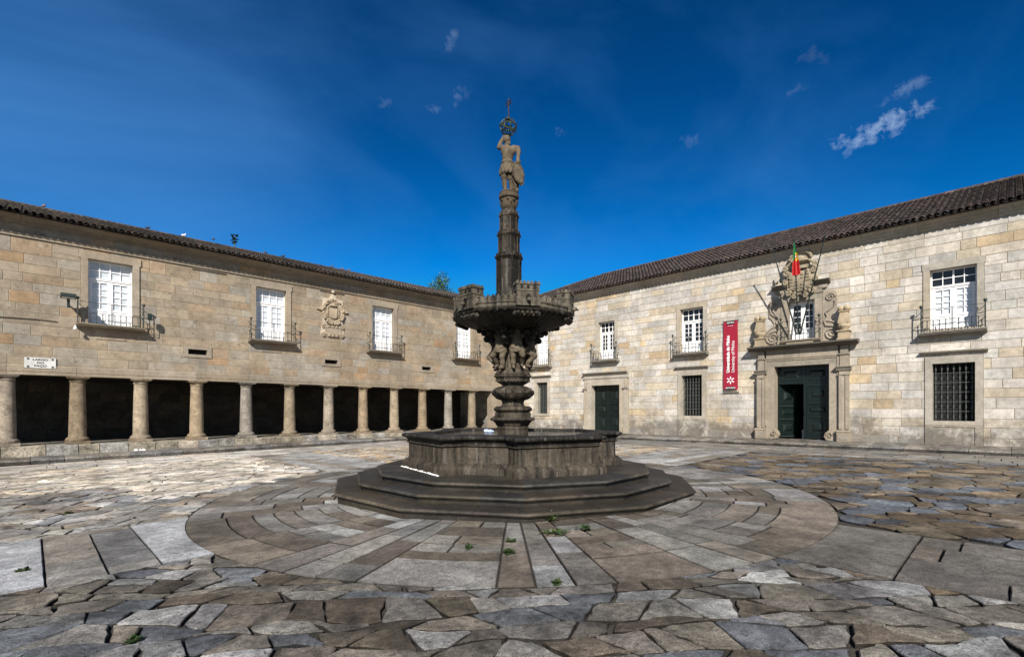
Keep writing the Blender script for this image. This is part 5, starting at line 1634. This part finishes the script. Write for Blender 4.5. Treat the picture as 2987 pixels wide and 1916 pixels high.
    # statue: left of the picture arm raised to the globe, the other on a shield
    def dress(mb):
        for ring, (z, r, nn) in enumerate(((6.72, .125, 12), (6.66, .142, 12), (6.60, .15, 11))):
            for i in range(nn):
                a = 2 * math.pi * (i + .5 * (ring % 2)) / nn; mb.ball((-.115 + r * math.cos(a), .82 * r * math.sin(a), z - .02), (.040, .036, .055), 7, 6)
        mb.tube([(-.115 + .118 * math.cos(t), .10 * math.sin(t), 6.80) for t in [2 * math.pi * i / 16 for i in range(17)]], .026, 6)
        for i in range(16):
            a = rnd.uniform(0, 6.28); t = rnd.uniform(.2, 1.6); mb.ball((-.132 + .075 * math.sin(t) * math.cos(a), .02 + .075 * math.sin(t) * math.sin(a), 7.30 + .075 * math.cos(t)), .026, 6, 5)
        for i in range(7): mb.ball((-.085 + .02 * math.sin(i * 2.1), -.03 + .03 * math.cos(i), 7.25 - .018 * i), .024, 6, 5)     # beard and locks
        mb.ball((-.15, -.085, 7.305), .014, 6, 5)
        mb.ball((.108, -.04, 6.80), (.062, .06, .065), 9, 7); mb.ball((.112, -.09, 6.79), (.035, .03, .04), 7, 5)                 # carved head the hand rests on
        mb.tube([(.03, -.03, 6.70), (.0, -.05, 6.55), (.02, -.06, 6.40), (.06, -.07, 6.28), (.03, -.09, 6.22), (-.02, -.10, 6.23)], .030, 7)
        mb.tube(spiral(.03, 6.50, .055, 1.2, -.10, n=16), .022, 6)
        mb.tube([(.02, .03, 6.70), (.06, .03, 6.40), (.05, .0, 6.18)], [.06, .08, .07], 8)
    L_ = [((-.16, -.09, 6.205), (-.16, -.01, 6.215), .028, .034), ((-.16, -.01, 6.22), (-.175, 0, 6.34), .036, .052), ((-.175, 0, 6.34), (-.185, -.03, 6.48), .054, .052), ((-.185, -.03, 6.48), (-.16, 0, 6.72), .062, .085),
          ((-.02, -.02, 6.205), (-.02, .05, 6.215), .028, .034), ((-.02, .05, 6.22), (-.03, .05, 6.35), .036, .05), ((-.03, .05, 6.35), (-.045, .0, 6.48), .052, .052), ((-.045, 0, 6.48), (-.07, 0, 6.72), .062, .085),
          ((-.115, 0, 6.73), (-.12, 0, 6.85), .105, .098), ((-.12, 0, 6.85), (-.105, -.01, 7.0), .098, .115), ((-.15, 0, 7.04), (-.05, 0, 7.04), .095, .095), ((-.17, .01, 7.10), (-.03, .01, 7.10), .058, .058),
          ((-.11, 0, 7.14), (-.125, -.01, 7.22), .045, .045), ((-.132, -.015, 7.285), (-.135, -.02, 7.30), .070, .068),
          ((-.20, .02, 7.13), (-.29, .0, 7.13), .050, .046), ((-.29, .0, 7.13), (-.265, -.0, 7.22), .046, .040), ((-.265, 0, 7.22), (-.19, .02, 7.36), .040, .032), ((-.19, .02, 7.36), (-.15, .02, 7.39), .034, .03),
          ((.02, .01, 7.12), (.10, -.01, 7.10), .056, .052), ((.10, -.01, 7.10), (.118, -.02, 7.02), .050, .044), ((.118, -.02, 7.02), (.105, -.05, 6.87), .042, .032), ((.105, -.05, 6.87), (.105, -.07, 6.83), .034, .032),
          ((.06, .03, 7.14), (.13, .04, 7.06), .035, .04)]
    L_ = [(a, b, c * 1.13, d * 1.13) for a, b, c, d in L_]
    st = blob('statue', L_, M['statue'], Fx, .0105, (0.215, 0.188, 0.148), 2, dress)
    mb = MB(); mb.M = Matrix.Translation((.105, -.10, 6.535)) @ Matrix.Rotation(rad(28), 4, 'Z') @ Matrix.Rotation(rad(-14), 4, 'Y')
    mb.prism(ell(0, 0, .115, .21, 28), -.03, .03, (.24, .215, .175), bev=.12)
    r_ = [(x, -.02, z) for x, z in ell(0, 0, .118, .212, 28)]; mb.tube(r_ + r_[:1], .020, 6, (.16, .14, .11)); mb.tube(spiral(.03, -.22, .05, 1.2, -.01, n=14), .02, 5, (.3, .26, .2)); mb.M = None
    mb.build('shield', M['statue'], st, smooth=50)
    # open globe of bronze bands and the double cross
    gx, gz_ = -.10, 7.56; R = .17
    mb = MB()
    for k in range(4):
        A = math.pi * k / 4 + .3
        pts = [(gx + R * math.cos(t) * math.cos(A), R * math.cos(t) * math.sin(A), gz_ + R * math.sin(t)) for t in [2 * math.pi * i / 28 for i in range(29)]]
        mb.tube(pts, .0105, 5)
    for (el, rr) in ((-.55, .011), (0.1, .018)):
        mb.tube([(gx + R * math.cos(el) * math.cos(t), R * math.cos(el) * math.sin(t), gz_ + R * math.sin(el)) for t in [2 * math.pi * i / 28 for i in range(29)]], rr, 5)
    q = Matrix.Rotation(rad(33), 4, 'X') @ Matrix.Rotation(rad(20), 4, 'Y')
    mb.tube([tuple(Vector((gx, 0, gz_)) + q @ Vector((R * 1.02 * math.cos(t), R * 1.02 * math.sin(t), 0))) for t in [2 * math.pi * i / 28 for i in range(29)]], .021, 5)
    mb.tube([(gx + .0, 0, 7.36), (gx, 0, 7.40)], .04, 8)
    mb.ball((gx, 0, gz_ + R), (.05, .05, .03), 8, 6); mb.tube([(gx - .035, 0, gz_ + R), (gx - .04, 0, gz_ + R + .07)], .006, 4)
    mb.build('armillary_sphere', M['bronze'], Fx, smooth=50)
    mb = MB(); d = Vector((.055, -.06, 0)).normalized()
    cx = -.092
    mb.tube([(cx, 0, 7.72), (cx, 0, 8.17)], .013, 6)
    for z, l in ((8.095, .075), (8.035, .088)): mb.tube([(cx - d.x * l, -d.y * l, z), (cx + d.x * l, d.y * l, z)], .014, 6)
    mb.build('double_cross', M['rust'], Fx)
    return Fx


FT = fountain()

# ------------------------------------------------------------------ signs, banner, flag and small things
def text_obj(name, body, size, mat, parent, loc, rot, bold=0.0, align='CENTER', depth=0.002, sx=1.0):
    cu = bpy.data.curves.new(name, 'FONT'); cu.body = body; cu.size = size; cu.align_x = align; cu.align_y = 'CENTER'; cu.offset = bold; cu.extrude = depth; cu.resolution_u = 3
    tmp = bpy.data.objects.new(name, cu); COL.objects.link(tmp)
    dg = bpy.context.evaluated_depsgraph_get(); dg.update()
    me = bpy.data.meshes.new_from_object(tmp.evaluated_get(dg)); bpy.data.objects.remove(tmp); bpy.data.curves.remove(cu)
    me.name = name; me.materials.clear(); me.materials.append(mat)
    o = bpy.data.objects.new(name, me); COL.objects.link(o); o.parent = parent; o.location = loc; o.rotation_euler = rot; o.scale = (sx, 1, 1)
    return o


def street_sign():
    t = thing('street_sign', 'grey marble plaque lettered with the name of the square, fixed above the arcade', 'street sign', (.23, 23, 3.165))
    mb = MB(); mb.prism([(-.385, -.175), (.385, -.175), (.385, .175), (-.385, .175)], -.045, .0, bev=.01); mb.build('plaque', M['marble'], t)
    for i, s in enumerate(('LARGO', 'DO', 'PAÇO')):
        text_obj('lettering', s, .088, M['lead'], t, (0, -.046, .105 - .104 * i), (rad(90), 0, 0), bold=.0035, sx=1.3)
    for x in (-.30, .30):
        for z in (-.13, .13):
            b = MB(); b.box(x - .03, x + .03, -.055, -.045, z - .012, z + .012); b.box(x - .012, x + .012, -.056, -.044, z - .03, z + .03); b.build('bolt', M['black'], t)


def banner():
    t = thing('banner', 'tall red cloth banner with white upright lettering, hung beside the main portal', 'banner', (21.7, 8.60, 2.46), rad(-90))
    w, h = .61, 2.95
    mb = MB(); n = 14
    vs = [(-w / 2 + w * i / 4, -.085 - .012 * math.sin(j * .9 + i * .7) * math.sin(math.pi * j / n), h * j / n) for j in range(n + 1) for i in range(5)]
    mb.add(vs, [(5 * j + i, 5 * j + i + 1, 5 * j + i + 6, 5 * j + i + 5) for j in range(n) for i in range(4)])
    mb.build('cloth', M['red'], t)
    y = -.105
    for z, s in ((h - .07, 'REITORIA'), (.07, 'RECTORATE')):
        b = MB(); b.box(-.17, .17, y, y + .005, z - .062, z + .062); b.build('name_patch', M['black'], t)
        text_obj('lettering', s, .075, M['print'], t, (0, y - .003, z), (rad(90), 0, 0), bold=.001, sx=.95)
    text_obj('lettering', 'www.uminho.pt', .035, M['print'], t, (0, y, h - .20), (rad(90), 0, 0), bold=.0005)
    text_obj('lettering', 'Universidade do Minho', .185, M['print'], t, (-.10, y, .73), (rad(90), rad(-90), 0), bold=.006, align='LEFT', sx=.92)
    text_obj('lettering', 'University of Minho', .185, M['print'], t, (.11, y, .73), (rad(90), rad(-90), 0), bold=0.0, align='LEFT', sx=.92)
    b = MB()                                                          # six rayed mark
    for k in range(6):
        a = rad(90 + 60 * k); p = Vector((math.cos(a), math.sin(a))); r0, r1 = .05, (.16 if k % 3 else .15)
        q = Vector((-p.y, p.x)) * .021
        pts = [p * r0 + q, p * r0 - q, p * r1 - q, p * (r1 + .015), p * r1 + q]
        b.prism([(v.x, v.y + .40) for v in pts], y, y + .004)
    b.build('emblem', M['print'], t)
    for z in (h + .012, -.10):
        b = MB(); b.tube([(-w / 2 - .05, -.09, z), (w / 2 + .05, -.09, z)], .012, 6)
        for x in (-w / 2, w / 2): b.tube([(x, -.09, z), (x, .0, z)], .010, 5)
        b.build('hanging_rod', M['iron'], t)
    b = MB(); b.box(-w / 2 - .04, w / 2 + .04, -.07, .0, -.13, -.115); b.build('ledge', M['trim'], t)


def flags():
    g = 'flagpoles over the main portal'
    tips = [((21.33, 5.97, 4.56), (20.52, 6.58, 7.86)), ((21.33, 5.90, 4.56), (20.50, 5.80, 7.93)), ((21.33, 5.83, 4.56), (20.52, 4.80, 7.88))]
    labs = ['bare dark green flagpole leaning left from the portal balcony', 'upright dark flagpole over the portal carrying the red and green flag', 'bare dark green flagpole leaning right from the portal balcony']
    for (a, b), l in zip(tips, labs):
        t = thing('flagpole', l, 'flagpole', a, 0, g)
        A, B_ = Vector(a), Vector(b)
        mb = MB(); mb.tube([(0, 0, 0), tuple((B_ - A) * .5), tuple(B_ - A)], [.028, .025, .018], 8); mb.build('pole', M['iron'], t, smooth=50)
        mb = MB(); mb.ball(tuple(B_ - A), .032, 8, 6); mb.build('finial', M['iron'], t, smooth=60)
        mb = MB(); mb.tube([(0, 0, -.05), tuple((B_ - A).normalized() * .22)], .036, 8); mb.build('socket', M['iron'], t)
    # the cloth hangs in folds from the head of the middle pole
    t = thing('flag', 'green and red national flag hanging limp from the middle pole above the portal', 'flag', (20.53, 5.80, 7.90))
    mb = MB(); nu, nv = 30, 34; L = 1.22
    side = Vector((.62, -.78, 0)).normalized(); out = Vector((-.78, -.62, 0)).normalized()
    P = []
    for j in range(nv + 1):
        v = j / nv; wd = .03 + .27 * v ** .8; sag = .05 * v
        for i in range(nu + 1):
            u = i / nu
            fold = math.sin(u * 13 + v * 1.6) * (.012 + .05 * v) + .02 * math.sin(u * 5 + v * 4)
            p = side * ((u - .5) * wd + sag - .02) + out * (fold + .01) + Vector((0, 0, -L * v - .05 * math.sin(u * 3.1) * v))
            P.append(tuple(p))
    GR, RD, YE = (.008, .13, .035), (.38, .008, .010), (.60, .42, .02)
    b0 = len(mb.v); mb.add(P, [])
    for j in range(nv):
        for i in range(nu):
            v, u = (j + .5) / nv, (i + .5) / nu
            s = v + .30 * (u - .5)
            c = GR if s < .50 else RD
            dd = math.hypot((u - .82) * .8, (v - .45) * 1.6)
            if .10 < dd < .20: c = YE
            elif dd <= .10: c = RD if dd > .05 else (.7, .7, .7)
            a = b0 + j * (nu + 1) + i; mb.f.append((a, a + 1, a + nu + 2, a + nu + 1)); mb.c.append(c)
    mb.build('cloth', M['flag'], t, smooth=80)


def floodlights():
    t = thing('floodlight', 'black box floodlight on a short bracket left of the first balcony', 'lamp', (1.0, 23, 5.2))
    mb = MB(); mb.M = Matrix.Translation((-.09, -.50, .24)) @ Matrix.Rotation(rad(-8), 4, 'X'); mb.extrude([(-.16, -.05), (-.16, .03), (-.13, .07), (.12, .09), (.16, .05), (.16, -.03), (.1, -.07)], -.20, .20); mb.build('housing', M['iron'], t)
    mb = MB(); mb.M = Matrix.Translation((-.09, -.50, .24)) @ Matrix.Rotation(rad(-8), 4, 'X'); mb.box(-.17, .17, -.13, .08, -.074, -.068); mb.build('lens', M['marble'], t)
    mb = MB(); mb.tube([(-.09, -.48, .20), (-.08, -.42, .02), (-.07, -.40, -.13)], [.05, .035, .045], 8); mb.tube([(-.07, -.40, -.08), (.0, -.02, -.03)], .025, 6); mb.build('bracket', M['iron'], t)
    t = thing('floodlight', 'small black floodlight on a rod right of the first balcony', 'lamp', (3.12, 23, 4.62))
    mb = MB(); mb.tube([(.06, -.02, -.10), (.06, -.32, .0), (.06, -.33, .32)], .014, 6); mb.tube([(.06, -.33, .1), (.11, -.2, .05), (.16, -.03, -.12)], .008, 5); mb.build('bracket', M['iron'], t)
    mb = MB(); mb.M = Matrix.Translation((.06, -.36, .42)); mb.extrude([(-.06, -.12), (-.09, .05), (-.05, .14), (.06, .13), (.08, -.08)], -.06, .06); mb.build('housing', M['iron'], t)
    mb = MB(); mb.tube([(-3.2 + .55 * i, -.02, 4.60 + .02 * math.sin(i * 1.3)) for i in range(8)], .012, 5)
    o = mb.build('cable', M['rust'], None, loc=(0, 23, 0)); tag(o, 'thin dark cable running along the wall from the left edge to the first balcony', 'cable')
    # white camera dome under the balcony corner
    t = thing('security_camera', 'small white dome camera under the left corner of the first balcony', 'camera', (1.10, 22.72, 4.40))
    mb = MB(); mb.ball((0, 0, 0), (.06, .06, .05), 10, 8); mb.build('dome', M['white'], t, smooth=60); mb = MB(); mb.tube([(0, 0, .03), (0, .02, .09)], .03, 8); mb.build('mount', M['white'], t)


def pigeon(loc, rz, label, col=(.09, .09, .11), sc_=1.0, group='pigeons about the court'):
    mb = MB()
    mb.ball((0, 0, .11), (.065, .13, .07), 10, 7, col); mb.ball((0, -.10, .17), (.04, .05, .06), 8, 6, col); mb.ball((0, -.12, .225), (.036, .042, .038), 8, 6, tuple(v * .8 for v in col))
    mb.add([(-.03, .09, .12), (.03, .09, .12), (.035, .25, .06), (-.035, .25, .06), (0, .17, .075)], [(0, 1, 2, 3), (0, 4, 3), (1, 4, 2)], tuple(v * .7 for v in col))
    mb.tube([(0, -.155, .225), (0, -.19, .215)], [.010, .003], 5, (.05, .04, .04))
    for s in (-1, 1):
        mb.ball((s * .055, .03, .12), (.022, .12, .05), 8, 5, tuple(v * 1.25 for v in col)); mb.tube([(s * .03, .0, .06), (s * .03, -.005, 0)], .008, 5, (.25, .07, .05))
    o = mb.build('pigeon', M['feather'], None, smooth=50); o.location = loc; o.rotation_euler = (0, 0, rz); o.scale = (sc_ * .62,) * 3
    tag(o, label, 'pigeon', group)


def leafy(name, loc, label, cat, n, spread, height, leaf, cols, rnd, group=None, droop=0.3):
    """small plant: stems from one root, each carrying leaves"""
    root = thing(name, label, cat, loc, rnd.uniform(0, 6), group)
    st, lf = MB(), MB()
    for k in range(n):
        a = rnd.uniform(0, 2 * math.pi); r = spread * rnd.uniform(.2, 1); h = height * rnd.uniform(.4, 1)
        p1 = Vector((r * .5 * math.cos(a), r * .5 * math.sin(a), h * .8)); p2 = Vector((r * math.cos(a), r * math.sin(a), h * (1 - droop)))
        st.tube([(0, 0, 0), tuple(p1), tuple(p2)], leaf * .06, 4, (.05, .07, .02))
        for j in range(5):
            t = .3 + .7 * j / 4; p = Vector((0, 0, 0)).lerp(p1, min(1, t * 2)) if t < .5 else p1.lerp(p2, t * 2 - 1)
            u = Vector((rnd.uniform(-1, 1), rnd.uniform(-1, 1), rnd.uniform(-.2, .6))).normalized(); w = u.cross(Vector((rnd.uniform(-.3, .3), rnd.uniform(-.3, .3), 1))).normalized(); l = leaf * rnd.uniform(.6, 1.2)
            q = p + u * l * .5
            lf.add([tuple(p), tuple(q + w * l * .38), tuple(p + u * l), tuple(q - w * l * .38)], [(0, 1, 2, 3)], jit(rnd.choice(cols), .25, rnd))
    st.build('stem', M['leaf'], root); lf.build('leaves', M['leaf'], root)
    return root


def small_things():
    rnd = random.Random(9)
    def on_ground(px, py):
        d = cam_dir(px, py); t = 1.6
        for _ in range(4): t = (gz(d[0] * t, d[1] * t) - 1.6) / d[2]
        return (d[0] * t, d[1] * t, gz(d[0] * t, d[1] * t) - .01)
    G1 = [(.022, .045, .010), (.034, .062, .014), (.018, .036, .010), (.05, .06, .02)]
    lab = [((1600, 1520), 'leafy green weed growing against the lowest step of the fountain', .14, .16, 16), ((1622, 1556), 'low spreading weed in the joints just below the tallest weed', .22, .07, 14), ((1707, 1546), 'weed tuft in the ring paving, right of the other weeds', .12, .08, 12),
           ((1481, 1615), 'dark green weed tuft in the middle joint before the fountain', .07, .07, 10), ((1489, 1580), 'small weed in the joint between the tuft and the steps', .05, .05, 7), ((1366, 1601), 'tiny weed in a joint left of the middle joint', .06, .04, 7),
           ((1625, 1702), 'tiny weed at the outer edge of the paved ring', .07, .03, 7), ((72, 1664), 'weed clump at the corner of the big pale slab on the left', .06, .03, 6), ((200, 1497), 'small weed among the setts at the far left', .07, .04, 6), ((395, 1866), 'small weed between the stones at the bottom left', .05, .03, 5)]
    for (p, l, s, h, n) in lab: leafy('weed', on_ground(*p), l, 'weed', n, s, h, .055, G1, rnd, 'weeds in the paving joints')
    rz = 9.47
    def on_ridge(px):
        d = cam_dir(px, 700); t = 27.0 / d[1]; return (d[0] * t, 27.0, rz + .14)
    birds = [(128, .5, 'brown grey pigeon on the ridge at the far left of the arcaded building', (.14, .11, .10)), (431, 2.0, 'dark pigeon low on the ridge above the first balcony', (.06, .06, .07)), (536, 1.0, 'white pigeon on the ridge of the arcaded building', (.75, .75, .74)),
             (773, -1.2, 'upright grey pigeon on the ridge right of the roof plant', (.08, .085, .11)), (826, 1.7, 'black pigeon on the ridge, second to the right of the roof plant', (.04, .04, .045)), (999, -2.2, 'grey pigeon standing tall on the ridge right of the carved arms', (.08, .09, .12)), (1018, 1.2, 'grey pigeon crouching beside the tall standing one', (.09, .09, .11)), (969, .6, 'small dark pigeon on the ridge above the carved arms', (.05, .05, .06))]
    for px, a, l, c in birds: pigeon(on_ridge(px), a, l, c)
    def on_slope(px, py):
        d = cam_dir(px, py); tn = math.tan(rad(18.5)); t = (7.955 - 1.6 - 22.6 * tn) / (d[2] - d[1] * tn); return (d[0] * t, d[1] * t, 1.6 + d[2] * t + .08)
    for p, a, l in (((931, 784), .3, 'dark pigeon sitting on the tiles below the ridge'), ((1012, 798), 2.4, 'dark pigeon on the tiles just under the pair on the ridge'), ((622, 705), 1.4, 'dark pigeon on the tiles left of the roof plant')): pigeon(on_slope(*p), a, l, (.035, .035, .04))
    pigeon((21.45, 6.72, 6.60), 1.0, 'black pigeon on the left cornice stub over the portal window', (.03, .03, .035), .8)
    fm = FT.matrix_basis
    pigeon(tuple(Vector((7.284, 7.423, 1.425)) + Matrix.Rotation(rad(-CAM_YAW), 3, 'Z') @ Vector((-.40, -.12, 0))), 2.2, 'pinkish grey pigeon standing on the ledge of the fountain pedestal', (.30, .22, .20), .75)
    p = on_ridge(683); leafy('roof_plant', (p[0], p[1] - .1, p[2] - .05), 'small drooping plant growing on the ridge of the arcaded building', 'plant', 8, .13, .85, .20, [(.03, .05, .03), (.045, .07, .04)], rnd, droop=.35)
    # tree beyond the roofs
    t = thing('tree', 'slender green tree top rising behind the far end of the arcaded roof', 'tree', (24.6, 33.5, 0))
    mb = MB(); mb.tube([(0, 0, -.5), (.1, 0, 3), (-.05, .1, 6), (.05, 0, 9), (0, 0, 12.2)], [.2, .17, .13, .09, .03], 8)
    tips = []
    for k in range(26):
        z = rnd.uniform(7.5, 12.0); a = rnd.uniform(0, 6.28); l = (12.9 - z) * .32 + .3
        tip = Vector((l * math.cos(a), l * math.sin(a), z + l * .9)); mb.tube([(0, 0, z), tuple(tip * .5 + Vector((0, 0, z)) * .5), tuple(tip)], [.04, .025, .01], 5); tips.append((Vector((0, 0, z)), tip))
    tips.append((Vector((0, 0, 11.5)), Vector((0, 0, 12.9))))
    mb.build('trunk', M['bark'], t)
    lf = MB()
    for (p, q) in tips:
        for j in range(120):
            c = p.lerp(q, rnd.uniform(.35, 1.1)) + Vector((rnd.gauss(0, .17), rnd.gauss(0, .17), rnd.gauss(0, .17)))
            u = Vector((rnd.uniform(-1, 1), rnd.uniform(-1, 1), rnd.uniform(-1, .5))).normalized(); w = u.cross(Vector((rnd.random(), rnd.random(), rnd.random()))).normalized(); l = rnd.uniform(.07, .13)
            lf.add([tuple(c), tuple(c + u * l * .5 + w * l * .4), tuple(c + u * l), tuple(c + u * l * .5 - w * l * .4)], [(0, 1, 2, 3)], jit(rnd.choice([(.05, .11, .02), (.035, .08, .018), (.075, .13, .03)]), .25, rnd))
    lf.build('crown', M['leaf'], t)
    # litter
    mb = MB()
    for k in range(16): a, b = rnd.uniform(0, 6.28), rnd.uniform(.05, .16); mb.ball((b * math.cos(a), b * math.sin(a), .035 * rnd.random()), (rnd.uniform(.03, .07), rnd.uniform(.03, .07), rnd.uniform(.02, .05)), 6, 4)
    o = mb.build('plastic_bag', M['plastic'], None, smooth=30); o.scale = (.7, .7, .8); o.location = tuple(Vector((7.284, 7.423, 1.10)) + Matrix.Rotation(rad(-CAM_YAW), 3, 'Z') @ Vector((-.55, .75, 0)))
    tag(o, 'crumpled pale blue plastic bag floating in the basin behind the pedestal', 'bag')
    mb = MB()
    for k in range(12):
        x = rnd.uniform(-.25, .25); y = rnd.uniform(-.1, .1); s = rnd.uniform(.04, .09)
        mb.add([(x - s, y - s * .5, 0), (x + s, y - s * .4, .01), (x + s * .6, y + s * .6, .02 + rnd.uniform(0, .03)), (x - s * .5, y + s * .5, .05 * rnd.random()), (x, y, rnd.uniform(.04, .11))], [(0, 1, 4), (1, 2, 4), (2, 3, 4), (3, 0, 4)])
    o = mb.build('crumpled_paper', M['paper'], None); o.scale = (.6, .6, .8); o.location = (2.85, 22.45, gz(2.85, 21.7) + .205)
    tag(o, 'crumpled white paper lying on the kerb below the third column from the left', 'litter')


street_sign()
banner()
flags()
floodlights()
small_things()
